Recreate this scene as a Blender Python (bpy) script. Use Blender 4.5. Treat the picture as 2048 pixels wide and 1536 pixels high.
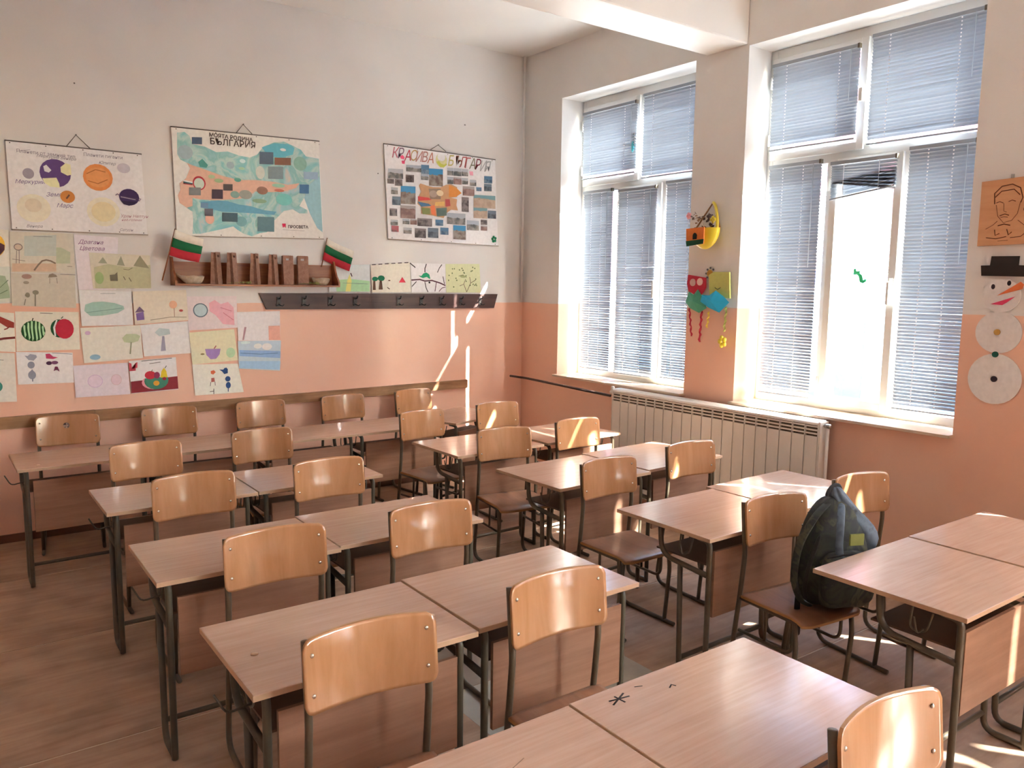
import bpy, bmesh, math, random
from mathutils import Vector, Matrix
random.seed(11)
for _o in list(bpy.data.objects): bpy.data.objects.remove(_o)
SC = bpy.context.scene
COL = SC.collection
R = math.radians
# ---------------------------------------------------------------- camera
cam = bpy.data.cameras.new('camera'); camo = bpy.data.objects.new('camera', cam); COL.objects.link(camo)
cam.sensor_fit = 'HORIZONTAL'; cam.sensor_width = 36.0; cam.lens = 1602.42/2048*36; cam.clip_start = .05; cam.clip_end = 400
_y, _p, _r = R(35.9933), R(7.04267), R(0.73527)
_f = Vector((math.sin(_y)*math.cos(_p), math.cos(_y)*math.cos(_p), -math.sin(_p)))
_rt = Vector((math.cos(_y), -math.sin(_y), 0)); _up = _rt.cross(_f)
_rt2 = _rt*math.cos(_r)+_up*math.sin(_r); _up2 = -_rt*math.sin(_r)+_up*math.cos(_r)
camo.matrix_world = Matrix(((_rt2.x, _up2.x, -_f.x, 0), (_rt2.y, _up2.y, -_f.y, 0), (_rt2.z, _up2.z, -_f.z, 1.775), (0, 0, 0, 1)))
SC.camera = camo
# ---------------------------------------------------------------- sky, sun, exposure
wd = bpy.data.worlds.new('world'); SC.world = wd; wd.use_nodes = True
nt = wd.node_tree; nt.nodes.clear()
_out = nt.nodes.new('ShaderNodeOutputWorld'); _bg = nt.nodes.new('ShaderNodeBackground'); _sky = nt.nodes.new('ShaderNodeTexSky')
_sky.sky_type = 'NISHITA'; _sky.sun_disc = False; _sky.sun_elevation = R(40); _sky.sun_rotation = R(143); _sky.air_density = 1.0; _sky.dust_density = 2.5; _sky.altitude = 300
_bg.inputs['Strength'].default_value = SKY_STRENGTH = 0.85
nt.links.new(_sky.outputs[0], _bg.inputs[0]); nt.links.new(_bg.outputs[0], _out.inputs[0])
sl = bpy.data.lights.new('sun', 'SUN'); sl.energy = 9.5; sl.angle = R(0.7); sl.color = (1.0, 1.0, 1.0)
so = bpy.data.objects.new('sun', sl); COL.objects.link(so)
so.rotation_euler = Vector((-.60, .80, -.90)).to_track_quat('-Z', 'Y').to_euler()
SC.view_settings.view_transform = 'Standard'; SC.view_settings.look = 'None'; SC.view_settings.gamma = 1.0
SC.view_settings.use_curve_mapping = False; SC.view_settings.exposure = 3.45
cy = SC.cycles
cy.use_denoising = True
try: cy.denoiser = 'OPENIMAGEDENOISE'
except Exception: pass
cy.use_adaptive_sampling = True; cy.adaptive_threshold = 0.02
cy.max_bounces = 8; cy.diffuse_bounces = 6; cy.glossy_bounces = 3; cy.transmission_bounces = 4; cy.transparent_max_bounces = 12
cy.sample_clamp_indirect = 6.0; cy.caustics_reflective = False; cy.caustics_refractive = False

# ---------------------------------------------------------------- materials
def lin(h, g=1.0):
    if isinstance(h, (tuple, list)): return (h[0], h[1], h[2], 1)
    h = h.lstrip('#'); h = h if len(h) == 6 else ''.join(c*2 for c in h); v = [int(h[i:i+2], 16)/255 for i in (0, 2, 4)]
    v = [(c/12.92 if c <= .04045 else ((c+.055)/1.055)**2.4)*g for c in v]
    return (min(v[0], .88), min(v[1], .88), min(v[2], .88), 1)
def newmat(name):
    m = bpy.data.materials.new(name); m.use_nodes = True
    n = m.node_tree.nodes; b = n.get('Principled BSDF'); return m, m.node_tree, b
def plain(name, col, rough=.6, spec=.5, metal=0, bump=0, bscale=60, var=.06, vscale=6, coat=0):
    """one colour with a little procedural variation and relief"""
    m, t, b = newmat(name); c = lin(col)
    b.inputs['Roughness'].default_value = rough; b.inputs['Metallic'].default_value = metal
    b.inputs['Specular IOR Level'].default_value = spec; b.inputs['Coat Weight'].default_value = coat; b.inputs['Coat Roughness'].default_value = .15
    tc = t.nodes.new('ShaderNodeTexCoord'); nz = t.nodes.new('ShaderNodeTexNoise'); nz.inputs['Scale'].default_value = vscale; nz.inputs['Detail'].default_value = 4
    t.links.new(tc.outputs['Object'], nz.inputs['Vector'])
    r = t.nodes.new('ShaderNodeValToRGB'); t.links.new(nz.outputs['Fac'], r.inputs[0])
    r.color_ramp.elements[0].position = .3; r.color_ramp.elements[1].position = .7
    r.color_ramp.elements[0].color = (c[0]*(1-var), c[1]*(1-var), c[2]*(1-var), 1); r.color_ramp.elements[1].color = (min(1, c[0]*(1+var)), min(1, c[1]*(1+var)), min(1, c[2]*(1+var)), 1)
    t.links.new(r.outputs[0], b.inputs['Base Color'])
    if bump:
        n2 = t.nodes.new('ShaderNodeTexNoise'); n2.inputs['Scale'].default_value = bscale; n2.inputs['Detail'].default_value = 3; t.links.new(tc.outputs['Object'], n2.inputs['Vector'])
        bp = t.nodes.new('ShaderNodeBump'); bp.inputs['Strength'].default_value = bump; bp.inputs['Distance'].default_value = .01
        t.links.new(n2.outputs['Fac'], bp.inputs['Height']); t.links.new(bp.outputs[0], b.inputs['Normal'])
    return m
def wood(name, c1, c2, rough=.4, scale=(2, 30, 30), spec=.5, coat=0, dirt=0, rvar=0.0):
    """grain stretched along one object axis; every object copy gets its own offset"""
    m, t, b = newmat(name); N = t.nodes; Lk = t.links
    tc = N.new('ShaderNodeTexCoord'); oi = N.new('ShaderNodeObjectInfo'); mp = N.new('ShaderNodeMapping'); mp.inputs['Scale'].default_value = scale
    va = N.new('ShaderNodeVectorMath'); va.operation = 'MULTIPLY_ADD'; va.inputs[1].default_value = (7, 7, 7)
    cb = N.new('ShaderNodeCombineXYZ')
    for i in range(3): Lk.new(oi.outputs['Random'], cb.inputs[i])
    Lk.new(cb.outputs[0], va.inputs[0]); Lk.new(tc.outputs['Object'], va.inputs[2]); Lk.new(va.outputs[0], mp.inputs['Vector'])
    nz = N.new('ShaderNodeTexNoise'); nz.inputs['Scale'].default_value = 1; nz.inputs['Detail'].default_value = 6; nz.inputs['Roughness'].default_value = .6; nz.inputs['Distortion'].default_value = .4
    Lk.new(mp.outputs[0], nz.inputs['Vector'])
    r = N.new('ShaderNodeValToRGB'); Lk.new(nz.outputs['Fac'], r.inputs[0]); r.color_ramp.elements[0].position = .32; r.color_ramp.elements[1].position = .68
    r.color_ramp.elements[0].color = lin(c2); r.color_ramp.elements[1].color = lin(c1)
    src = r.outputs[0]
    if rvar:
        hs = N.new('ShaderNodeHueSaturation'); ma = N.new('ShaderNodeMapRange'); ma.inputs[3].default_value = 1-rvar; ma.inputs[4].default_value = 1+rvar
        Lk.new(oi.outputs['Random'], ma.inputs[0]); Lk.new(ma.outputs[0], hs.inputs['Value']); Lk.new(src, hs.inputs['Color']); src = hs.outputs[0]
    if dirt:
        n2 = N.new('ShaderNodeTexNoise'); n2.inputs['Scale'].default_value = 5; n2.inputs['Detail'].default_value = 5; Lk.new(va.outputs[0], n2.inputs['Vector'])
        r2 = N.new('ShaderNodeValToRGB'); Lk.new(n2.outputs['Fac'], r2.inputs[0]); r2.color_ramp.elements[0].position = .35; r2.color_ramp.elements[1].position = .6
        r2.color_ramp.elements[0].color = (1-dirt, 1-dirt, 1-dirt, 1); r2.color_ramp.elements[1].color = (1, 1, 1, 1)
        mx = N.new('ShaderNodeMix'); mx.data_type = 'RGBA'; mx.blend_type = 'MULTIPLY'; mx.inputs[0].default_value = 1
        Lk.new(src, mx.inputs[6]); Lk.new(r2.outputs[0], mx.inputs[7]); src = mx.outputs[2]
    Lk.new(src, b.inputs['Base Color']); b.inputs['Roughness'].default_value = rough; b.inputs['Specular IOR Level'].default_value = spec
    b.inputs['Coat Weight'].default_value = coat; b.inputs['Coat Roughness'].default_value = .12
    bp = N.new('ShaderNodeBump'); bp.inputs['Strength'].default_value = .06; bp.inputs['Distance'].default_value = .004; Lk.new(nz.outputs['Fac'], bp.inputs['Height']); Lk.new(bp.outputs[0], b.inputs['Normal'])
    return m
def wall_paint(name):
    """matt-white oil paint above, peach oil paint below a hand-painted line at 1.61 m"""
    m, t, b = newmat(name); N = t.nodes; Lk = t.links
    g = N.new('ShaderNodeNewGeometry'); sp = N.new('ShaderNodeSeparateXYZ'); Lk.new(g.outputs['Position'], sp.inputs[0])
    nz = N.new('ShaderNodeTexNoise'); nz.inputs['Scale'].default_value = 3; Lk.new(g.outputs['Position'], nz.inputs['Vector'])
    ad = N.new('ShaderNodeMath'); ad.operation = 'MULTIPLY_ADD'; ad.inputs[1].default_value = .018; Lk.new(nz.outputs['Fac'], ad.inputs[0]); Lk.new(sp.outputs['Z'], ad.inputs[2])
    # the line climbs a little along the window wall towards the camera
    mr = N.new('ShaderNodeMapRange'); mr.inputs[1].default_value = 5.7; mr.inputs[2].default_value = 2.2; mr.inputs[3].default_value = 1.619; mr.inputs[4].default_value = 1.655; Lk.new(sp.outputs['Y'], mr.inputs[0])
    gt = N.new('ShaderNodeMath'); gt.operation = 'GREATER_THAN'; Lk.new(ad.outputs[0], gt.inputs[0]); Lk.new(mr.outputs[0], gt.inputs[1])
    n2 = N.new('ShaderNodeTexNoise'); n2.inputs['Scale'].default_value = 1.3; n2.inputs['Detail'].default_value = 6; Lk.new(g.outputs['Position'], n2.inputs['Vector'])
    def ramp(a, c):
        r = N.new('ShaderNodeValToRGB'); r.color_ramp.elements[0].position = .35; r.color_ramp.elements[1].position = .65
        r.color_ramp.elements[0].color = lin(a); r.color_ramp.elements[1].color = lin(c); Lk.new(n2.outputs['Fac'], r.inputs[0]); return r
    lo = ramp(PEACH2, PEACH1); hi = ramp(WHITE2, WHITE1)
    mx = N.new('ShaderNodeMix'); mx.data_type = 'RGBA'; Lk.new(gt.outputs[0], mx.inputs[0]); Lk.new(lo.outputs[0], mx.inputs[6]); Lk.new(hi.outputs[0], mx.inputs[7])
    Lk.new(mx.outputs[2], b.inputs['Base Color']); b.inputs['Roughness'].default_value = .33; b.inputs['Specular IOR Level'].default_value = .35
    n3 = N.new('ShaderNodeTexNoise'); n3.inputs['Scale'].default_value = 5; n3.inputs['Detail'].default_value = 5; Lk.new(g.outputs['Position'], n3.inputs['Vector'])
    bp = N.new('ShaderNodeBump'); bp.inputs['Strength'].default_value = .25; bp.inputs['Distance'].default_value = .02; Lk.new(n3.outputs['Fac'], bp.inputs['Height']); Lk.new(bp.outputs[0], b.inputs['Normal'])
    return m
PEACH1, PEACH2, WHITE1, WHITE2 = '#f3c7af', '#eebca2', '#e6e5e2', '#dfddd9'
def photo_mat(name, sky, a, c, cut=.58, sc=22):
    """a small printed photograph: sky band over a mottled scene"""
    m, t, b = newmat(name); N = t.nodes; Lk = t.links
    tc = N.new('ShaderNodeTexCoord'); oi = N.new('ShaderNodeObjectInfo'); sp = N.new('ShaderNodeSeparateXYZ'); Lk.new(tc.outputs['Generated'], sp.inputs[0])
    nz = N.new('ShaderNodeTexNoise'); nz.inputs['Scale'].default_value = sc; nz.inputs['Detail'].default_value = 4; nz.noise_dimensions = '4D'
    Lk.new(tc.outputs['Object'], nz.inputs['Vector']); mu = N.new('ShaderNodeMath'); mu.operation = 'MULTIPLY'; mu.inputs[1].default_value = 40; Lk.new(oi.outputs['Random'], mu.inputs[0]); Lk.new(mu.outputs[0], nz.inputs['W'])
    r = N.new('ShaderNodeValToRGB'); r.color_ramp.elements[0].position = .4; r.color_ramp.elements[1].position = .6; r.color_ramp.elements[0].color = lin(a); r.color_ramp.elements[1].color = lin(c); Lk.new(nz.outputs['Fac'], r.inputs[0])
    ad = N.new('ShaderNodeMath'); ad.operation = 'MULTIPLY_ADD'; ad.inputs[1].default_value = .35; Lk.new(nz.outputs['Fac'], ad.inputs[0]); Lk.new(sp.outputs['Z'], ad.inputs[2])
    gt = N.new('ShaderNodeMath'); gt.operation = 'GREATER_THAN'; gt.inputs[1].default_value = cut+.17; Lk.new(ad.outputs[0], gt.inputs[0])
    mx = N.new('ShaderNodeMix'); mx.data_type = 'RGBA'; Lk.new(gt.outputs[0], mx.inputs[0]); Lk.new(r.outputs[0], mx.inputs[6]); mx.inputs[7].default_value = lin(sky)
    Lk.new(mx.outputs[2], b.inputs['Base Color']); b.inputs['Roughness'].default_value = .4
    return m
def ramp_noise(name, cols, scale=6, rough=.8, detail=5, dist=1.0):
    m, t, b = newmat(name); N = t.nodes; Lk = t.links
    tc = N.new('ShaderNodeTexCoord'); nz = N.new('ShaderNodeTexNoise'); nz.inputs['Scale'].default_value = scale; nz.inputs['Detail'].default_value = detail; nz.inputs['Distortion'].default_value = dist
    Lk.new(tc.outputs['Object'], nz.inputs['Vector']); r = N.new('ShaderNodeValToRGB'); Lk.new(nz.outputs['Fac'], r.inputs[0])
    e = r.color_ramp.elements; e[0].position = cols[0][0]; e[0].color = lin(cols[0][1]); e[1].position = cols[-1][0]; e[1].color = lin(cols[-1][1])
    for p, c in cols[1:-1]: q = e.new(p); q.color = lin(c)
    Lk.new(r.outputs[0], b.inputs['Base Color']); b.inputs['Roughness'].default_value = rough
    return m
def glass_mat():
    m, t, b = newmat('window_glass'); N = t.nodes; Lk = t.links; N.remove(b)
    tr = N.new('ShaderNodeBsdfTransparent'); tr.inputs[0].default_value = (.93, .96, .95, 1); gl = N.new('ShaderNodeBsdfGlossy'); gl.inputs['Roughness'].default_value = .02
    g = N.new('ShaderNodeNewGeometry'); dt = N.new('ShaderNodeVectorMath'); dt.operation = 'DOT_PRODUCT'; Lk.new(g.outputs['Normal'], dt.inputs[0]); Lk.new(g.outputs['Incoming'], dt.inputs[1])
    def mth(op, a, v=None, c=None):
        m_ = N.new('ShaderNodeMath'); m_.operation = op; Lk.new(a, m_.inputs[0])
        if v is not None: m_.inputs[1].default_value = v
        if c is not None: m_.inputs[2].default_value = c
        return m_.outputs[0]
    ab = mth('ABSOLUTE', dt.outputs['Value']); om = mth('MULTIPLY_ADD', ab, -1, 1); fr = mth('MULTIPLY_ADD', mth('POWER', om, 5.0), .95, .04); mx = N.new('ShaderNodeMixShader')   # Schlick, the same from both sides
    Lk.new(fr, mx.inputs[0]); Lk.new(tr.outputs[0], mx.inputs[1]); Lk.new(gl.outputs[0], mx.inputs[2]); Lk.new(mx.outputs[0], N['Material Output'].inputs[0]); return m

M = {}
M['wall'] = wall_paint('two_tone_wall_paint')
M['ceiling'] = plain('ceiling_paint', '#e9e7e2', .6, .3, bump=.2, bscale=4, var=.03, vscale=1)
M['beam'] = plain('beam_paint', '#ebe9e4', .35, .4, bump=.25, bscale=5, var=.03, vscale=1)
M['pvc'] = plain('white_plastic_frame', '#d9d8d3', .35, .5, var=.03)
M['slat'] = plain('aluminium_slat', '#969da5', .42, .5, var=.03)
M['cord'] = plain('white_cord', '#f2f2f0', .7)
M['glass'] = glass_mat()
M['wand'] = plain('clear_plastic_wand', '#aab4ba', .2, .6)
M['sill'] = plain('painted_sill', '#d9c4ac', .5, .4, var=.08)
M['rad'] = plain('radiator_enamel', '#e4dfd6', .4, .5, var=.02)
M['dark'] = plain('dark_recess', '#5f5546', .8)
M['chrome'] = plain('chrome', '#c9c9c6', .25, .5, metal=.9)
M['brass'] = plain('zinc_rivet', '#d8d0c0', .25, .5, metal=.8)
M['lino'] = wood('linoleum_plank_print', '#c6a78e', '#ae8e75', .5, (2.2, 20, 1), .4, dirt=.22)
M['floor'] = plain('floor_screed', '#e2d6c4', .8)
M['patch'] = plain('pale_grey_linoleum', '#b5b1a6', .5, .4, var=.12, vscale=9)
M['patch2'] = plain('dusty_linoleum', '#988a7c', .5, .4, var=.12, vscale=9)
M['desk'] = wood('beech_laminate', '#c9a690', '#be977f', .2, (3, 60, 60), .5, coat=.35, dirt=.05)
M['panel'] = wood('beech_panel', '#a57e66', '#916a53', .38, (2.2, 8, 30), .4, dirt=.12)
M['edge'] = plain('desk_edge_band', '#c4a283', .5)
M['shelfboard'] = plain('dark_hardboard', '#5b4332', .6)
M['ply'] = wood('varnished_beech_plywood', '#bd8c66', '#a97850', .16, (14, 14, 1.6), .6, coat=.6, rvar=.07)
M['seat'] = wood('worn_plywood_seat', '#a87a5c', '#875b42', .3, (14, 1.6, 14), .5, coat=.2, dirt=.25)
M['ply_edge'] = plain('plywood_edge', '#b08252', .5)
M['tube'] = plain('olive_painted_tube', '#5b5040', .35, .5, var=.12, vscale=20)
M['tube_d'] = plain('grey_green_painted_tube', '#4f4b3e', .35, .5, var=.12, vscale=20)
M['pine'] = wood('raw_pine_board', '#b98f68', '#8d6545', .6, (2, 25, 25), .3, dirt=.3)
M['shelf'] = wood('varnished_shelf', '#a5683f', '#7f492a', .4, (3, 28, 28), .5)
M['hookboard'] = wood('dark_walnut_board', '#5a423c', '#452e2a', .42, (2, 30, 30), .35)
M['black'] = plain('black_metal', '#241d1a', .35, .5)
M['kraft'] = ramp_noise('crumpled_kraft_paper', [(.3, '#8c6553'), (.7, '#a98370')], 30)
M['clay'] = ramp_noise('carved_pale_wood', [(.3, '#b09a80'), (.7, '#d2c2ac')], 25)
M['leaf'] = plain('dry_yellow_green_flowers', '#9aa05a', .8)
M['string'] = plain('grey_string', '#6a6560', .8)
M['base'] = plain('brown_baseboard', '#6d4a38', .5)
M['pipe'] = plain('dark_pipe', '#3d2a24', .4)
M['map'] = ramp_noise('watercolour_map', [(.26, '#7fc3d2'), (.38, '#8ccfd0'), (.46, '#c2ddd6'), (.54, '#8fc9c6'), (.62, '#a9d3d6'), (.74, '#dbd2c8')], 5.5, .5)
M['ph_g'] = photo_mat('photo_grey', '#b5bcc2', '#565a58', '#a09a92')
M['ph_b'] = photo_mat('photo_blue', '#5c86a8', '#3f5f80', '#8aa0ae', .5)
M['ph_s'] = photo_mat('photo_sky', '#3f93c4', '#6f5a50', '#a29a8c', .66)
M['ph_d'] = photo_mat('photo_dark', '#8a7f7c', '#3f3434', '#8f8480', .8)
M['ph_n'] = photo_mat('photo_navy', '#70808e', '#3c4652', '#6f7a84', .6)
M['ph_r'] = photo_mat('photo_brown', '#b0a8a6', '#7a5a54', '#a88a80', .75)
M['ph_p'] = photo_mat('photo_red', '#b05560', '#5a5458', '#c05a62', .3)
M['ph_t'] = photo_mat('photo_beach', '#7faab0', '#b59c84', '#cdb8a2', .72)
_pc = {}
def grey(c, k):
    m = (c[0]+c[1]+c[2])/3; return tuple(v*(1-k)+m*k for v in c[:3])+(1,)
def paint(col, g=1.0, rough=.75, k=0.0):
    q = (col, g, rough, k)
    if q not in _pc: _pc[q] = plain('paint_'+col.strip('#'), grey(lin(col, g), k), rough, .3, var=.05, vscale=40)
    return _pc[q]

# ---------------------------------------------------------------- mesh helpers
class MB:
    def __init__(s): s.v = []; s.f = []; s.m = []; s.sm = []; s.mats = []
    def mi(s, mat):
        if mat not in s.mats: s.mats.append(mat)
        return s.mats.index(mat)
    def add(s, vs, fs, mat, smooth=False):
        o = len(s.v); s.v += [tuple(p) for p in vs]; k = s.mi(mat)
        for f in fs: s.f.append(tuple(i+o for i in f)); s.m.append(k); s.sm.append(smooth)
        return s
    def box(s, x0, x1, y0, y1, z0, z1, mat, bev=0):
        if x0 > x1: x0, x1 = x1, x0
        if y0 > y1: y0, y1 = y1, y0
        if not bev:
            vs = [(x, y, z) for x in (x0, x1) for y in (y0, y1) for z in (z0, z1)]
            return s.add(vs, [(0, 1, 3, 2), (4, 6, 7, 5), (0, 4, 5, 1), (2, 3, 7, 6), (0, 2, 6, 4), (1, 5, 7, 3)], mat)
        bm = bmesh.new(); bmesh.ops.create_cube(bm, size=1)
        for v in bm.verts: v.co = Vector(((x0+x1)/2+v.co.x*(x1-x0), (y0+y1)/2+v.co.y*(y1-y0), (z0+z1)/2+v.co.z*(z1-z0)))
        bmesh.ops.bevel(bm, geom=list(bm.edges), offset=bev, segments=2, affect='EDGES', profile=.6)
        return s.bm(bm, mat)
    def bm(s, bm, mat, smooth=False):
        bm.verts.index_update(); s.add([v.co for v in bm.verts], [[v.index for v in f.verts] for f in bm.faces], mat, smooth); bm.free(); return s
    def tube(s, pts, r, mat, n=8, close=False, caps=True, flat=1.0):
        pts = [Vector(p) for p in pts]; rings = []; N = len(pts); prev = None
        for i, p in enumerate(pts):
            a = pts[(i-1) % N] if (i or close) else p; b = pts[(i+1) % N] if (i < N-1 or close) else p
            d = (b-a).normalized()
            if prev is None:
                up = Vector((0, 0, 1)) if abs(d.z) < .9 else Vector((0, 1, 0)); u = d.cross(up).normalized()
            else: u = (prev-d*prev.dot(d)).normalized()
            prev = u; w = d.cross(u); rr = r[i] if isinstance(r, (list, tuple)) else r
            rings.append([p+(u*math.cos(2*math.pi*k/n)+w*math.sin(2*math.pi*k/n)*flat)*rr for k in range(n)])
        vs = [v for g in rings for v in g]; fs = []
        for i in range(N-1 if not close else N):
            j = (i+1) % N
            for k in range(n): fs.append((i*n+k, i*n+(k+1) % n, j*n+(k+1) % n, j*n+k))
        if caps and not close: fs.append(tuple(range(n))[::-1]); fs.append(tuple((N-1)*n+k for k in range(n)))
        return s.add(vs, fs, mat, True)
    def prism(s, poly, axis, a, b, mat, smooth=False):
        """extrude a 2-D polygon along an axis from a to b"""
        def P(p, t): return {'x': (t, p[0], p[1]), 'y': (p[0], t, p[1]), 'z': (p[0], p[1], t)}[axis]
        n = len(poly); s.add([P(p, a) for p in poly]+[P(p, b) for p in poly], [tuple(range(n)), tuple(range(2*n-1, n-1, -1))], mat)
        o = len(s.v)-2*n; k = s.mi(mat)
        for i in range(n): s.f.append((o+i, o+n+i, o+n+(i+1) % n, o+(i+1) % n)); s.m.append(k); s.sm.append(smooth)
        return s
    def lathe(s, prof, mat, n=16, o=(0, 0, 0), axis='z'):
        vs = []; fs = []
        for r, z in prof:
            for k in range(n):
                c, q = math.cos(2*math.pi*k/n)*r, math.sin(2*math.pi*k/n)*r
                p = {'z': (c, q, z), 'y': (c, z, q), 'x': (z, c, q)}[axis]; vs.append((p[0]+o[0], p[1]+o[1], p[2]+o[2]))
        for i in range(len(prof)-1):
            for k in range(n): fs.append((i*n+k, i*n+(k+1) % n, (i+1)*n+(k+1) % n, (i+1)*n+k))
        fs.append(tuple(range(n))[::-1]); fs.append(tuple((len(prof)-1)*n+k for k in range(n)))
        return s.add(vs, fs, mat, True)
    def mesh(s, name):
        me = bpy.data.meshes.new(name); me.from_pydata(s.v, [], s.f)
        for m in s.mats: me.materials.append(m)
        me.polygons.foreach_set('material_index', s.m); me.polygons.foreach_set('use_smooth', s.sm)
        bm = bmesh.new(); bm.from_mesh(me); bmesh.ops.recalc_face_normals(bm, faces=bm.faces); bm.to_mesh(me); bm.free()
        me.update(); return me
    def obj(s, name, parent=None, loc=None):
        ob = bpy.data.objects.new(name, s.mesh(name)); COL.objects.link(ob); ob.parent = parent
        if loc: ob.location = loc
        return ob
def fillet(pts, rad, seg=4):
    pts = [Vector(p) for p in pts]; out = [pts[0]]
    for i in range(1, len(pts)-1):
        a, p, b = pts[i-1], pts[i], pts[i+1]; d1 = (a-p); d2 = (b-p); r = min(rad, d1.length*.48, d2.length*.48)
        p1 = p+d1.normalized()*r; p2 = p+d2.normalized()*r
        for k in range(seg+1):
            t = k/seg; out.append(p1*(1-t)**2+p*2*t*(1-t)+p2*t*t)
    out.append(pts[-1]); return out
def ngon(cx, cy, rx, ry, n=14, a0=0): return [(cx+rx*math.cos(a0+2*math.pi*i/n), cy+ry*math.sin(a0+2*math.pi*i/n)) for i in range(n)]
def link(ob, parent=None): COL.objects.link(ob); ob.parent = parent; return ob
def tag(o, label=None, cat=None, group=None, kind=None):
    if label: o['label'] = label
    if cat: o['category'] = cat
    if group: o['group'] = group
    if kind: o['kind'] = kind
    return o
def empty(name, loc=(0, 0, 0), rz=0, **k):
    o = bpy.data.objects.new(name, None); COL.objects.link(o); o.location = loc; o.rotation_euler = (0, 0, rz); o.empty_display_size = .1
    return tag(o, **k)
def clone(root, loc, rz, label):
    c = root.copy(); COL.objects.link(c); c.location = loc; c.rotation_euler = (0, 0, rz); c['label'] = label
    for ch in list(root.children):
        d = ch.copy(); COL.objects.link(d); d.parent = c
        for g in list(ch.children): e = g.copy(); COL.objects.link(e); e.parent = d
    return c
def text(s, col, size, parent, name='lettering', bold=0.0):
    cu = bpy.data.curves.new(name, 'FONT'); cu.body = s; cu.size = size; cu.extrude = .0002; cu.offset = bold; cu.resolution_u = 2
    cu.materials.append(paint(col)); o = bpy.data.objects.new(name, cu); COL.objects.link(o); o.parent = parent; TEXTS.append(o); return o
TEXTS = []
def texts_to_mesh():
    """replace every text curve by a plain mesh of the same letters"""
    bpy.context.view_layer.update(); dg = bpy.context.evaluated_depsgraph_get()
    for o in TEXTS:
        me = bpy.data.meshes.new_from_object(o.evaluated_get(dg)); n = bpy.data.objects.new('lettering_mesh', me); COL.objects.link(n)
        n.parent = o.parent; n.matrix_local = o.matrix_local.copy()
        bpy.data.objects.remove(o); n.name = 'lettering'

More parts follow.
